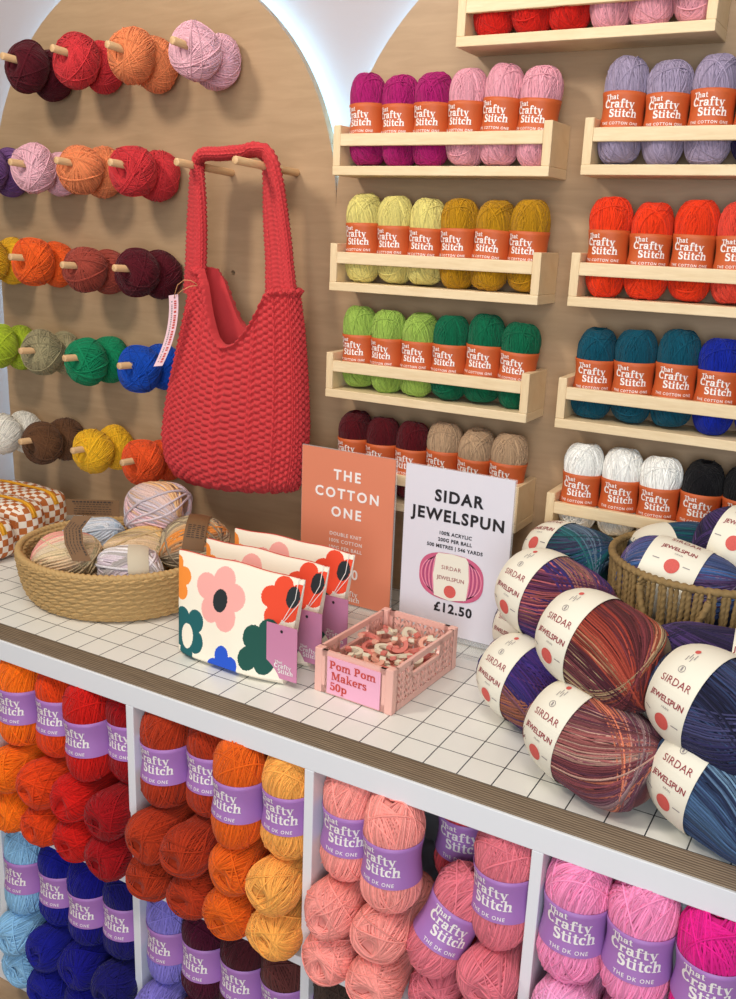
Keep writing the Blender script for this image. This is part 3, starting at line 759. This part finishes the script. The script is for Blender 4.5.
p3 = pal((150, 130, 106), (224, 140, 64), (196, 176, 140), (120, 104, 88), (206, 186, 152))
p4 = pal((222, 214, 216), (214, 196, 204), (170, 160, 156), (230, 222, 218))
p5 = pal((206, 176, 130), (222, 170, 96), (176, 160, 120), (226, 196, 160))
p6 = pal((206, 214, 226), (186, 200, 216), (226, 226, 230), (170, 184, 200))
wool(p1, (-.292, .160, .106), (.85, .5, .05), .049, .130, 'cream and pink wool ball at the front left of the seagrass basket', 81, spin=.4)
wool(p4, (-.148, .175, .110), (.8, .6, .1), .045, .115, 'silvery mauve wool ball at the front right of the seagrass basket', 82, spin=.3, bandspec=(.022, .036, 2.4, .6, .0075))
wool(p5, (-.205, .250, .108), (.7, .7, .25), .047, .130, 'sandy gold wool ball in the middle of the seagrass basket', 83, spin=.5)
wool(p6, (-.330, .265, .108), (.9, .3, .1), .045, .12, 'pale blue wool ball at the back left of the seagrass basket', 84)
wool(p2, (-.222, .335, .176), (.93, .3, .05), .055, .125, 'mauve and peach wool ball on top of the heap in the seagrass basket', 85, spin=.2)
wool(p3, (-.100, .300, .135), (.85, .5, -.1), .051, .125, 'brown and orange wool ball at the back right of the seagrass basket', 86, spin=.6, bandspec=(.004, .040, 1.9, 1.75, .0095))
wool(p5, (-.245, .340, .084), (.2, 1, 0), .045, .12, 'sandy wool ball under the topmost ball of the seagrass basket', 87)
def kraft(name, pts, w, label, lines, up):
    """strip of brown card along pts, width direction up"""
    P_ = np.array(pts, float); n = len(P_); up = np.array(up, float)
    o = MB(); nrm = np.cross(P_[-1] - P_[0], up); nrm /= np.linalg.norm(nrm)
    A_ = P_ - up * w / 2; B_ = P_ + up * w / 2
    V = np.stack([A_, B_], 1).reshape(-1, 3)
    o.add(V, gridf(2, n)); o.add(V - nrm * .0008, gridf(2, n)[:, ::-1])
    s = np.concatenate([[0], np.cumsum(np.linalg.norm(np.diff(P_, axis=0), axis=1))])
    for li in range(lines):
        y = .36 - .72 * li / max(1, lines - 1); m_ = .12 + .14 * random.random() * (li > 0); x = m_
        while x < 1 - m_:
            L_ = random.uniform(.03, .07); xx = np.array([x, min(x + L_, 1 - m_), min(x + L_, 1 - m_), x]) * s[-1]
            c = np.stack([np.interp(xx, s, P_[:, i]) for i in range(3)], 1)
            h = .1 if li == 0 else .045
            yy = np.array([y - h / 2, y - h / 2, y + h / 2, y + h / 2])
            o.add(c + up * (yy * w)[:, None] + nrm * .0006, [[0, 1, 2, 3]], 1); x += L_ + .018
    ob = o.build(name, [M_kraft, M_kink]); org = Vector(P_.mean(0)); ob.data.transform(Matrix.Translation(-org)); ob.location = org
    return ob
tag(kraft('paper_sleeve', [(-.294, .166, .209), (-.262, .178, .211), (-.228, .190, .213), (-.196, .202, .215)], .031, '', 6, (0, 0, 1)), 'brown card sleeve standing flat above the wool in the seagrass basket', 'label', 'brown card sleeves on the wool')
tag(kraft('paper_sleeve', [(-.237, .152, .206), (-.244, .132, .184), (-.228, .119, .163), (-.200, .110, .138)], .034, '', 5, (.86, .5, .05)), 'bent brown card sleeve round the cream and pink wool ball', 'label', 'brown card sleeves on the wool')

# ================================================================== CHECKED POUCHES
def checked(cx, cy, w, d, h, label, seed):
    t = thing('zip_pouch', label, 'pouch', (cx, cy, WT), 'checked zip pouches')
    g = np.random.default_rng(seed)
    NU, NV = 72, 40
    u = np.arange(NU + 1) / NU; v = np.linspace(0, 1, NV)
    U, V = np.meshgrid(u, v)
    # rolled tube along x with soft ends : U round the section, V along
    a = U * 2 * PI
    e = .55
    cy_ = np.sign(np.cos(a)) * np.abs(np.cos(a)) ** e; sz = np.sign(np.sin(a)) * np.abs(np.sin(a)) ** e
    x = (V - .5) * 2
    end = (1 - np.abs(x) ** 7) ** .5
    pu = 1 + .03 * np.sin(7 * a + g.uniform(0, 6)) * np.sin(9 * V) + .03 * np.sin(3 * a + 11 * V)
    X = x * w / 2; Y = cy_ * d / 2 * end * pu; Z = h / 2 + sz * h / 2 * end * (.5 + .5 * pu)
    Z = np.maximum(Z, .0008)
    mb = MB(); mb.add(np.stack([X, Y, Z], -1).reshape(-1, 3), gridf(NU + 1, NV))
    o = mb.build('cloth', M_check, t, True)
    uv = o.data.uv_layers.new(name='UVMap')
    idx = np.zeros(len(o.data.loops), np.int32); o.data.loops.foreach_get('vertex_index', idx)
    per = round(2 * (d + h) / .0145 / 2) * 2
    co = np.stack([U.ravel() * per, V.ravel() * w / .0145], 1)[idx] + .001
    nx = np.zeros(len(o.data.polygons) * 3, np.float32); o.data.polygons.foreach_get('normal', nx); nx = np.abs(nx.reshape(-1, 3)[:, 0])
    endl = np.repeat(nx > .55, 4); co[endl] = np.stack([Y.ravel(), Z.ravel()], 1)[idx][endl] / .0145 + .5
    uv.data.foreach_set('uv', co.astype(np.float32).ravel())
    s = np.linspace(-.49, .49, 30) * w
    zt = h + .0005 - .0 * s; en = (1 - np.abs(s / (w / 2)) ** 7) ** .5
    zz = h / 2 + h / 2 * en * .99 + .0022
    zp = MB(); V = np.concatenate([np.stack([s, 0 * s - .007, zz], 1), np.stack([s, 0 * s + .007, zz], 1)]); n = len(s)
    zp.add(V, [[i, i + 1, n + i + 1, n + i] for i in range(n - 1)])
    zp.add(*tube(np.stack([s, 0 * s, zz + .001], 1), .0022, 6))
    zp.build('zip', M_zipy, t, True)
    return t
t = checked(-.725, .435, .22, .100, .090, 'brown and white checked zip pouch nearest the wall, behind the other two', 1)
t = checked(-.672, .325, .22, .096, .098, 'brown and white checked zip pouch in the middle of the three', 2)
t = checked(-.636, .222, .20, .088, .086, 'brown and white checked zip pouch nearest the front of the three', 3)

# ================================================================== FLORAL POUCHES
FL = [  # s, t, radius, petals, petal colour, turn, centre (ds, dt, rs, rt, colour)
 (-.02, .74, .21, 5, 1, .3, None), (.40, .66, .30, 5, 2, .2, (.0, -.02, .062, .105, 3)), (.885, .78, .24, 5, 4, .5, (.065, .05, .048, .10, 3)),
 (.115, .25, .26, 5, 5, .9, (.0, -.02, .062, .115, 0)), (.80, .33, .27, 5, 6, .1, None), (.50, .02, .22, 5, 7, .6, None)]
def floral(y0, lean, label, seed, x0=.044):
    w0, w1, H = .208, .250, .166
    t = thing('zip_pouch', label, 'pouch', (x0 + w0 / 2, y0, WT), 'floral zip pouches')
    NS, NT = 210, 150
    s = np.linspace(0, 1, NS); q = np.linspace(0, 1, NT); S, T = np.meshgrid(s, q)
    g = np.random.default_rng(seed)
    def shell(sgn):
        wid = w0 + (w1 - w0) * T
        # side edges of the base are tucked in
        X = (S - .5) * wid - .008 * T
        prof = np.clip(np.sin(PI * np.clip(S * .96 + .02, 0, 1)), 0, 1) ** .35
        th = (.026 * (1 - T) ** .8 + .003) * prof * np.clip(T / .06, 0, 1) ** .5 + .0008
        th = th + .0018 * np.sin(9 * S + 5 * T + seed) * (1 - T) * np.sin(PI * S)
        Y = lean * T + sgn * th
        Z = H * T * (1 + .02 * np.sin(PI * S)) + .0012 * np.sin(14 * S + seed) * T
        return np.stack([X, Y, Z], -1).reshape(-1, 3)
    F = gridf(NS, NT)
    fs = (S[:-1, :-1].ravel() + .5 / NS); ft = (T[:-1, :-1].ravel() + .5 / NT)
    m = np.zeros(len(F), int)
    asp = .229 / .166
    for cx, cy, r, n, c, tr, cen in FL:
        dx = (fs - cx) * asp * .166 / .166; dy = (ft - cy)
        for kk in range(n):
            an = tr + kk * 2 * PI / n
            rr = r * .84 * (1.0 + .16 * math.sin(kk * 2.3 + cx * 9))
            m[np.hypot(dx - math.cos(an) * rr * .68, dy - math.sin(an) * rr * .72) < r * .41] = c
        m[np.hypot(dx, dy) < r * .5] = c
        if cen: m[np.hypot((fs - cx - cen[0]) / cen[2], (ft - cy - cen[1]) / cen[3]) < 1] = cen[4]
    mb = MB(); mb.add(shell(-1), F, m); mb.add(shell(1), F[:, ::-1], m)
    # side and bottom seams
    A_ = shell(-1).reshape(NT, NS, 3); B_ = shell(1).reshape(NT, NS, 3)
    for ea, eb in ((A_[:, 0], B_[:, 0]), (A_[:, -1], B_[:, -1]), (A_[0], B_[0]), (A_[-1], B_[-1])):
        k_ = len(ea); mb.add(np.concatenate([ea, eb]), [[i, i + 1, k_ + i + 1, k_ + i] for i in range(k_ - 1)], 0)
    mb.build('cloth', M_cloth, t, True)
    z = MB(); top = (A_[-1] + B_[-1]) / 2
    z.add(*tube(top[::6] + (0, .0012, -.0004), .0014, 6)); z.build('zip', M_zipr, t, True)
    # swing tag on a string from the zip end
    px, py, pz = top[int(NS * .985)] + (0, -.004, 0)
    st = MB()
    for dx in (-.005, .006): st.add(*tube([(px + dx, py, pz + .003), (px + dx - .001, py - .008, pz - .03), (px + dx * .2 - .012, py - lean * .35 - .026, pz - .062)], .0007, 5))
    tx, ty, tz = px - .010, py - lean * .35 - .027, pz - .064
    tg = MB(); W_, Hh = .0285, .090
    tg.add(*box(tx - W_, ty - .0006, tz - Hh, tx + W_, ty + .0006, tz))
    fn = lambda x, y: np.stack([tx + x, 0 * x + ty - .0011, tz + y], 1)
    brand(tg, fn, .0105, .004, -.072, 1)
    put(tg, disc(0, -.010, .0026, 14), fn, 0, 0, 2)
    tgo = tg.build('swing_tag', [M_pinkc, M_ink, M_black], t); tgo['label'] = 'lilac pink swing tag'
    so = st.build('string', M_whites, tgo, True)
    return t
floral(.094, .030, 'cream zip pouch with bold flowers nearest the front of the three', 1)
floral(.168, .030, 'cream zip pouch with bold flowers in the middle of the three', 2, x0=.042)
floral(.246, .030, 'cream zip pouch with bold flowers at the back, nearest the orange sign', 3, x0=.044)

# ================================================================== SIGNS
def sign(x0, y, w, h, z0, card, label, draw, rz=0):
    t = thing('price_sign', label, 'sign', (x0 + w / 2, y, WT), None, (0, 0, rz))
    c = MB(); c.add(*box(-w / 2, -.0008, z0 - WT, w / 2, .0008, z0 - WT + h), 0)
    fn = lambda x, yy: np.stack([x, 0 * x - .0014, z0 - WT + h + yy], 1)
    mats = draw(c, fn, w, h)
    c.build('card', [card] + mats, t)
    a = MB(); a.add(*box(-w / 2 - .002, .0014, .003, w / 2 + .002, .0036, z0 - WT + h + .001)); a.add(*box(-w / 2 - .002, -.05, 0, w / 2 + .002, .05, .003))
    a.add(*box(-w / 2, -.0008, .003, w / 2, .0012, z0 - WT))
    a.build('acrylic_stand', M_clear, t)
    return t
def cotton_sign(c, fn, w, h):
    for s_, y in (('THE', -.058), ('COTTON', -.094), ('ONE', -.130)): put(c, sans(s_, .0268, .030, 1.34), fn, 0, y + .003, 1)
    for s_, y in (('DOUBLE KNIT', -.165), ('100% COTTON', -.1785), ('100G PER BALL', -.192)): put(c, sans(s_, .0098, .014, 1.15), fn, 0, y, 1)
    put(c, sans('\u00a36.50', .027, .024, 1.2), fn, -.006, -.245, 1)
    brand(c, fn, .0135, .012, -.280, 1)
    return [M_ink]
def jewel_sign(c, fn, w, h):
    for s_, y in (('SIDAR', -.060), ('JEWELSPUN', -.094)): put(c, sans(s_, .0285, .034, 1.2), fn, .002, y + .003, 1)
    for s_, y in (('100% ACRYLIC', -.1155), ('200G PER BALL', -.1275), ('500 METRES | 546 YARDS', -.1395)): put(c, sans(s_, .0088, .03, 1.1), fn, 0, y, 1)
    # printed ball
    cx, cy = -.003, -.190
    fn1 = lambda x, y: fn(x, y) + (0, -.0003, 0)
    fn2 = lambda x, y: fn(x, y) + (0, -.0006, 0)
    fn3 = lambda x, y: fn(x, y) + (0, -.0012, 0)
    fn25 = lambda x, y: fn(x, y) + (0, -.0009, 0)
    a = np.linspace(0, 2 * PI, 60, endpoint=False)
    ex = np.sign(np.cos(a)) * np.abs(np.cos(a)) ** .75; ey = np.sign(np.sin(a)) * np.abs(np.sin(a)) ** .75
    V = np.stack([.061 * ex, .043 * ey], 1)
    put(c, (V, [list(range(60))]), fn1, cx, cy, 2)
    for side in (-1, 1):
        for i in range(9):
            k = .30 + .075 * i
            t_ = np.linspace(-1, 1, 12); r = np.sqrt(1 - (t_ * .93) ** 2)
            x = side * (.027 + (k - .3) / .6 * .030 * r); y = .0385 * t_ * (1 - .25 * ((k - .3) / .6))
            put(c, stroke(np.stack([x, y], 1), .0017), fn2, cx, cy, 3 if i % 2 else 4)
    V = np.array([(-.030, .036), (-.026, .041), (.0, .043), (.026, .041), (.031, .034), (.034, 0), (.031, -.036), (.0, -.043), (-.030, -.038), (-.034, 0)])
    put(c, (V, [list(range(9, -1, -1))]), fn25, cx, cy, 5)
    put(c, sans('SIRDAR', .0105, .0, 1.1), fn3, cx, cy + .013, 6); put(c, sans('JEWELSPUN', .0098, .008, 1.02), fn3, cx, cy - .006, 6)
    put(c, disc(0, 0, .0115, 24), fn3, cx, cy - .026, 7)
    put(c, sans('\u00a312.50', .0235, .034, 1.14), fn, .004, -.256, 1)
    return [M_black, plain('printed_rose', (206, 96, 130), .5), plain('printed_plum', (160, 70, 116), .5), plain('printed_pink', (236, 150, 170), .5), M_cream, M_crim, M_patch]
sign(.299, .387, .2, .297, .0446, M_signw, 'white sign with a picture of a pink yarn ball standing by the crate', jewel_sign)
sign(.056, .430, .2, .297, .0350, M_coral, 'coral orange sign with white lettering standing behind the floral pouches', cotton_sign)

# ================================================================== CRATE OF POM POM MAKERS
CW, CD, CH = .140, .204, .071
cr = thing('plastic_crate', 'small pink lattice plastic crate with a pom pom maker label', 'crate', (.3765, .2005, WT), None, (0, 0, math.radians(-3.2)))
def lattice(mb, L_, H0, H1, th, fn, handle=False, nx=9):
    """bars of a lattice wall: fn(s, z, depth)"""
    def bar(p, q, w):
        p = np.array(p); q = np.array(q); d = q - p; d = d / np.linalg.norm(d); n_ = np.array([-d[1], d[0]]) * w / 2
        pts = [p + n_, p - n_, q - n_, q + n_]
        V = np.concatenate([fn(np.array([a[0] for a in pts]), np.array([a[1] for a in pts]), dd) for dd in (-th / 2, th / 2)])
        mb.add(V, np.array([(0, 1, 2, 3), (7, 6, 5, 4), (0, 4, 5, 1), (1, 5, 6, 2), (2, 6, 7, 3), (3, 7, 4, 0)]))
    bar((-L_ / 2, CH - .005), (L_ / 2, CH - .005), .010); bar((-L_ / 2, .006), (L_ / 2, .006), .012)
    for s in (-1, 1): bar((s * (L_ / 2 - .008), 0), (s * (L_ / 2 - .008), CH), .016)
    x0, x1 = -L_ / 2 + .014, L_ / 2 - .014; n = nx
    for i in range(n + 1):
        x = x0 + (x1 - x0) * i / n
        zt = CH - .008
        if handle and abs(x) < .042: zt = CH - .030
        bar((x, .010), (x, zt), .0035)
        if i < n:
            xn = x0 + (x1 - x0) * (i + 1) / n; k_ = 4
            for j in range(k_):
                za = .012 + (CH - .026) * j / k_; zb2 = za + (CH - .02) / k_
                if handle and abs((x + xn) / 2) < .042 and zb2 > CH - .024: continue
                bar((x, za if i % 2 else zb2), (xn, zb2 if i % 2 else za), .0042)
    if handle:
        bar((-.046, CH - .030), (.046, CH - .030), .007)
        for s in (-1, 1): bar((s * .046, CH - .032), (s * .046, CH - .004), .007)
for s in (-1, 1):
    mb = MB(); lattice(mb, CD, 0, CH, .005, lambda q, z, d, s=s: np.stack([0 * q + s * (CW / 2 - .0025) + d, q, z + .001], 1), True, 15); mb.build('long_side', M_crate, cr)
    mb = MB(); lattice(mb, CW - .012, 0, CH, .005, lambda q, z, d, s=s: np.stack([q, 0 * q + s * (CD / 2 - .0025) + d, z + .001], 1), False, 9); mb.build('short_side', M_crate, cr)
MB().add(*box(-CW / 2 + .004, -CD / 2 + .004, .0005, CW / 2 - .004, CD / 2 - .004, .004)).build('base', M_crate, cr)
for sx in (-1, 1):
    for sy in (-1, 1):
        x, y = sx * (CW / 2 - .006), sy * (CD / 2 - .006)
        MB().add(*box(x - .0068, y - .0068, 0, x + .0068, y + .0068, CH + .0022)).build('corner_post', M_crate, cr, False, False, .0015)
lb = MB(); lb.add(*box(-.046, -CD / 2 - .0022, .004, .050, -CD / 2 - .0008, CH - .006))
fn = lambda x, y: np.stack([x + .003, 0 * x - CD / 2 - .0027, y], 1)
put(lb, serif('Pom Pom', .0185), fn, -.002, CH - .0245, 1); put(lb, serif('Makers', .0185), fn, -.008, CH - .0425, 1); put(lb, serif('50p', .0185), fn, -.027, CH - .0600, 1)
lbo = lb.build('price_label', [M_crlab, M_redink], cr); lbo['label'] = 'pale pink price card with red lettering'
# pom pom makers: small half rings heaped in the crate
M_pm = [plain('pom_maker_peach', (236, 172, 150), .4), plain('pom_maker_cream', (232, 222, 196), .4), plain('pom_maker_rose', (222, 128, 116), .4)]
def half_ring():
    n = 14; a = np.linspace(0, PI, n); V = []
    for z in (0, .006):
        V += [(.017 * math.cos(t), .017 * math.sin(t), z) for t in a] + [(.010 * math.cos(t), .010 * math.sin(t), z) for t in a]
    q = []
    for i in range(n - 1):
        q += [(i, i + 1, n + i + 1, n + i), (2 * n + i + 1, 2 * n + i, 3 * n + i, 3 * n + i + 1), (i, 2 * n + i, 2 * n + i + 1, i + 1), (n + i + 1, 3 * n + i + 1, 3 * n + i, n + i)]
    q += [(0, n, 3 * n, 2 * n), (n - 1, 3 * n - 1, 4 * n - 1, 2 * n - 1)]
    mb = MB().add(V, np.array(q)[:, ::-1])
    for s in (-1, 1): mb.add(*box(s * .0135 - .0048, -.008, .0005, s * .0135 + .0048, .0005, .0055), mat=1)
    return mb
pm = [half_ring().mesh('pom_pom_maker', [M_pm[i], M_pm[(i + 1) % 3]], False) for i in range(3)]
g = np.random.default_rng(5); Mc = Matrix.Translation((.3765, .2005, WT)) @ Matrix.Rotation(math.radians(-3.2), 4, 'Z')
i = 0
for lay in range(4):
    for ix in range(3):
        for iy in range(6):
            x = -.042 + .042 * ix + g.uniform(-.006, .006); y = -.072 + .029 * iy + g.uniform(-.008, .008)
            if abs(x) > .046 or abs(y) > .074: continue
            o = bpy.data.objects.new('pom_pom_maker', pm[i % 3]); COL.objects.link(o); i += 1
            o.matrix_world = Mc @ Matrix.Translation((x, y, .010 + lay * .0125 + g.uniform(0, .004))) @ Euler((g.uniform(-.35, .35) * (1 + (lay == 3)), g.uniform(-.35, .35), g.uniform(0, 6.28))).to_matrix().to_4x4()
            tag(o, 'small peach and cream plastic pom pom maker heaped in the pink crate', 'craft tool', 'pom pom makers in the pink crate')

# ================================================================== BIG SELF STRIPING BALLS
def jewel(loc, axis, cols, label, seed, spin=-.35, R=.066, H=.186, lo=-.045, lw=.064, full=True, sc=1.0, lab_turn=0):
    """long ball, local x = its axis and the reading direction of its band"""
    t = thing('yarn_ball', label, 'yarn', loc, 'big self striping yarn balls')
    t.matrix_world = axes(loc, axis, spin=spin)
    Mz = Matrix.Rotation(PI / 2, 4, 'Y'); e = .74
    mb = MB(); tmp = wind(MB(), R, H, 190, 20, 36, .00145, e, .03, .05, cols=cols, seq=True, seed=seed, wild=0, dip=.08, lump=.008, seg=52, shade=.4, layers=2, jit=.8)
    for v, f, c in zip(tmp.v, tmp.f, tmp.c): mb.add(v, f - f.min(), 0, c, Mz)
    mb.build('wound_yarn', M_stripe, t, True, True)
    b = MB()
    xs = np.linspace(lo - lw / 2, lo + lw / 2, 10); an = np.linspace(0, 2 * PI, 72)
    Xg, Ag = np.meshgrid(xs, an)
    rad = lambda x: band_r(x, R, H, e, .03, .05)
    rr = rad(Xg) + .0036
    b.add(np.stack([Xg, -rr * np.cos(Ag), rr * np.sin(Ag)], -1).reshape(-1, 3), gridf(10, 72))
    r2 = rr - .0006
    b.add(np.stack([Xg, -r2 * np.cos(Ag), r2 * np.sin(Ag)], -1).reshape(-1, 3), gridf(10, 72)[:, ::-1])
    r0 = float(rad(np.array([lo]))[0])
    def fn(x, y):
        x = x + lo; q = rad(x) + .0043; an_ = y / r0
        return np.stack([x, -q * np.cos(an_), q * np.sin(an_)], 1)
    put(b, sans('SIRDAR', .0124, .0, 1.05), fn, .003, .005, 1)
    put(b, sans('JEWELSPUN', .0096, .018, 1.0), fn, .002, -.016, 1)
    put(b, sans('ARAN', .0040, 0, 1.1), fn, .004, -.023, 3)
    a_ = np.arange(24) * 2 * PI / 24; pv = np.concatenate([np.stack([.003 + q_ * np.cos(a_), -.041 + q_ * np.sin(a_)], 1) for q_ in (.0105, .007, .0035, .0004)])
    put(b, (pv, [list(x) for x in gridf(24, 4, True)] + [list(range(72, 96))]), fn, 0, 0, 2)
    for dx in (-.022, .022): put(b, rc(dx - .005, -.0375, dx + .005, -.0362), fn, 0, 0, 3)
    put(b, arc(0, .026, .0042, .0042, 0, 360, .0006, .0006, 16), fn, 0, 0, 3); put(b, rc(-.001, .0235, .001, .0285), fn, 0, 0, 3)
    put(b, disc(0, .056, .0035, 12), fn, 0, 0, 2)
    for i_ in range(4): put(b, rc(-.0005 + (i_ - 1.5) * .003, .038 + i_ % 2 * .004, .0004 + (i_ - 1.5) * .003, .046 + i_ % 2 * .004), fn, 0, 0, 3)
    b.build('paper_band', [M_cream, M_crim, M_patch, M_grey], t, True)
    return t
j_rust = pal((140, 52, 40), (92, 36, 40), (112, 48, 54), (166, 84, 58), (164, 142, 108), (104, 50, 54), (76, 30, 42), (152, 64, 48))
j_purple = pal((62, 40, 104), (106, 52, 86), (178, 94, 96), (90, 42, 74), (52, 40, 104), (146, 100, 88), (72, 42, 98))
j_violet = pal((52, 38, 110), (80, 44, 92), (140, 84, 62), (46, 34, 96), (66, 40, 110))
j_mauve = pal((120, 60, 66), (170, 132, 118), (150, 86, 84), (96, 50, 66), (196, 112, 84), (150, 120, 120), (104, 60, 76))
j_teal = pal((16, 84, 92), (30, 66, 96), (60, 60, 90), (24, 96, 100), (90, 110, 130), (30, 56, 80))
j_navy = pal((26, 28, 58), (42, 40, 80), (60, 60, 96), (22, 24, 50), (50, 66, 104))
j_blue = pal((44, 64, 98), (72, 102, 138), (38, 50, 82), (112, 144, 172), (34, 42, 70), (54, 78, 114))
j_plum = pal((50, 36, 80), (64, 44, 92), (36, 28, 62), (80, 60, 104))
j_fire = pal((206, 84, 30), (180, 56, 30), (226, 130, 50), (140, 50, 40))
j_mix = pal((70, 84, 130), (96, 74, 120), (54, 70, 120), (120, 110, 136), (84, 60, 104), (60, 90, 140))
AX = (.92, -.36, -.13)
jewel((.750, .066, .0985), AX, j_mauve, 'mauve and tan striped big ball at the bottom of the heap, by the counter edge', 101, spin=-.42)
jewel((.632, .182, .0955), AX, j_violet, 'violet striped big ball on the worktop left of the heap', 102, spin=-.42, R=.063)
jewel((.738, .118, .2080), AX, j_rust, 'rust red striped big ball at the front top of the heap', 103, spin=-.45)
jewel((.628, .245, .2080), AX, j_purple, 'purple and rose striped big ball at the left top of the heap', 104, spin=-.45)
jewel((.602, .400, .2220), (.9, -.36, .05), j_teal, 'teal striped big ball at the back of the heap in front of the rack gap', 105, spin=-1.3, R=.058, H=.17)
jewel((.585, .365, .0975), (.9, -.3, 0), j_plum, 'dark plum big ball low behind the heap, under the teal ball', 106)
jewel((.694, .218, .1700), (.85, .1, -.12), j_fire, 'flame orange striped big ball between the heap and the rope basket', 107, spin=-1.5, R=.056, H=.15, lo=.012, lw=.05)
jewel((.918, .045, .0965), AX, j_blue, 'bright blue striped big ball at the bottom right by the counter edge', 108, spin=-.42)
jewel((.900, .066, .1880), AX, j_navy, 'dark navy big ball lying on top of the bright blue ball', 109, spin=-.42)
jewel((.835, .142, .0960), (.9, -.2, 0), j_plum, 'dark plum big ball squeezed under the navy and purple balls', 110, R=.062)
jewel((.868, .150, .2020), (.95, .1, 0), j_plum, 'dark purple big ball behind the navy ball, against the rope basket', 111, spin=-1.2, R=.056, H=.17, lo=.045, lw=.05)

# ================================================================== ROPE BASKET
RBX, RBY, RBR, RBH = .818, .350, .138, .250
rb = thing('rope_basket', 'tall round brown rope basket full of big yarn balls', 'basket', (RBX, RBY, WT))
mb = MB(); ns = 104; g = np.random.default_rng(3)
for i in range(ns):
    a = 2 * PI * (i + (.18 if i % 2 else -.18)) / ns
    z = np.linspace(.006, RBH - .004, 120); r = np.interp(z, [0, RBH], [RBR - .008, RBR]) + g.uniform(-.0012, .0012)
    aa = a + .012 * np.sin(z * 22 + g.uniform(0, 6))
    mb.add(*tube(np.stack([r * np.cos(aa), r * np.sin(aa), z], 1), (.0035 * g.uniform(.8, 1.15)), 8, twist=330))
mb.build('wall', M_rope, rb, True)
s = np.linspace(0, 2 * PI, 460, endpoint=False)
ring = lambda R_, z, r_: tube(np.stack([R_ * np.cos(s), R_ * np.sin(s), z + 0 * s], 1), r_, 9, True, twist=300)
MB().add(*ring(RBR, RBH, .0052)).build('rim', M_rope, rb, True)
bm_ = MB(); bm_.add(*ring(RBR - .008, .006, .006)); V, F = disc(0, 0, RBR - .008, 48); bm_.add(np.c_[V, 0 * V[:, 0] + .004], F); bm_.build('base', M_rope, rb, True)
hs = np.linspace(0, PI, 90); am = -1.72; hw_ = .33
ha = am - hw_ + 2 * hw_ * np.linspace(0, 1, 90); hz = RBH - .012 - .066 * np.sin(hs) ** .7; hr = RBR + .009 + .010 * np.sin(hs)
mb = MB(); mb.add(*tube(np.stack([hr * np.cos(ha), hr * np.sin(ha), hz], 1), (.0046), 9, twist=300))
for k_ in (0, -1):
    for dz in (-.006, 0, .006): mb.add(*tube([(( RBR + q * .012) * math.cos(ha[k_]) , (RBR + q * .012) * math.sin(ha[k_]), RBH - .012 + dz + .006 * (1 - q * q)) for q in (-.6, 0, .6, 1)], .0026, 6))
mb.build('handle', M_rope, rb, True)
jewel((.790, .300, .2500), (.93, -.10, -.16), j_mix, 'blue and violet striped big ball lying in the rope basket, band towards the front', 112, spin=-1.42, R=.062, H=.18, lo=-.012, lw=.078)
jewel((.760, .420, .2480), (.8, .5, .1), j_teal, 'dark teal big ball at the back left inside the rope basket', 113, spin=2.6, R=.06, H=.155)
jewel((.866, .400, .2900), (.9, -.25, -.1), j_plum, 'big ball at the back right of the rope basket, band facing out', 114, spin=-1.1, R=.06, H=.16, lo=-.01)
jewel((.810, .330, .1300), (.7, .7, 0), j_navy, 'dark big ball low inside the rope basket', 115, R=.064, H=.19)

# ================================================================== LIGHT AND CAMERA
def area(name, loc, target, size, power, rgb):
    l = bpy.data.lights.new(name, 'AREA'); l.shape = 'DISK'; l.size = size; l.energy = power; l.color = rgb
    o = bpy.data.objects.new(name, l); COL.objects.link(o); o.location = loc
    o.rotation_euler = (Vector(target) - Vector(loc)).to_track_quat('-Z', 'Y').to_euler()
    return o
area('ceiling_lamp', (-.55, -1.0, 1.85), (.0, .5, .5), .35, 21, (1, .90, .78))
area('ceiling_lamp', (1.2, -1.1, 1.85), (.6, .4, .3), .6, 9, (1, .92, .82))
area('ceiling_lamp', (.4, -.5, 2.0), (.3, .3, .0), .9, 11, (1, .94, .86))
area('shop_window', (1.6, -2.9, .7), (.3, .2, -.1), 2.0, 62, (.84, .92, 1))
w = bpy.data.worlds.new('World'); scene.world = w; w.use_nodes = True
w.node_tree.nodes['Background'].inputs['Color'].default_value = (1, .97, .94, 1); w.node_tree.nodes['Background'].inputs['Strength'].default_value = .10

cam = bpy.data.cameras.new('camera'); co = bpy.data.objects.new('camera', cam); COL.objects.link(co); scene.camera = co
cam.sensor_fit = 'HORIZONTAL'; cam.sensor_width = 36; cam.lens = 944.03 / 736 * 36; cam.clip_start = .02
yaw, pitch, roll = CAMROT = (0.5068, 0.2753, 0.0389)
cyw, syw, cp, sp = math.cos(yaw), math.sin(yaw), math.cos(pitch), math.sin(pitch)
fw = Vector((-syw * cp, cyw * cp, -sp)); rt = Vector((cyw, syw, 0)); up = rt.cross(fw)
r2 = rt * math.cos(roll) + up * math.sin(roll); u2 = -rt * math.sin(roll) + up * math.cos(roll)
co.matrix_world = Matrix.Translation((1.0133, -1.0329, .7216)) @ Matrix((r2, u2, -fw)).transposed().to_4x4()
vs = scene.view_settings; vs.view_transform = 'Standard'; vs.look = 'None'; vs.gamma = 1; vs.exposure = 0
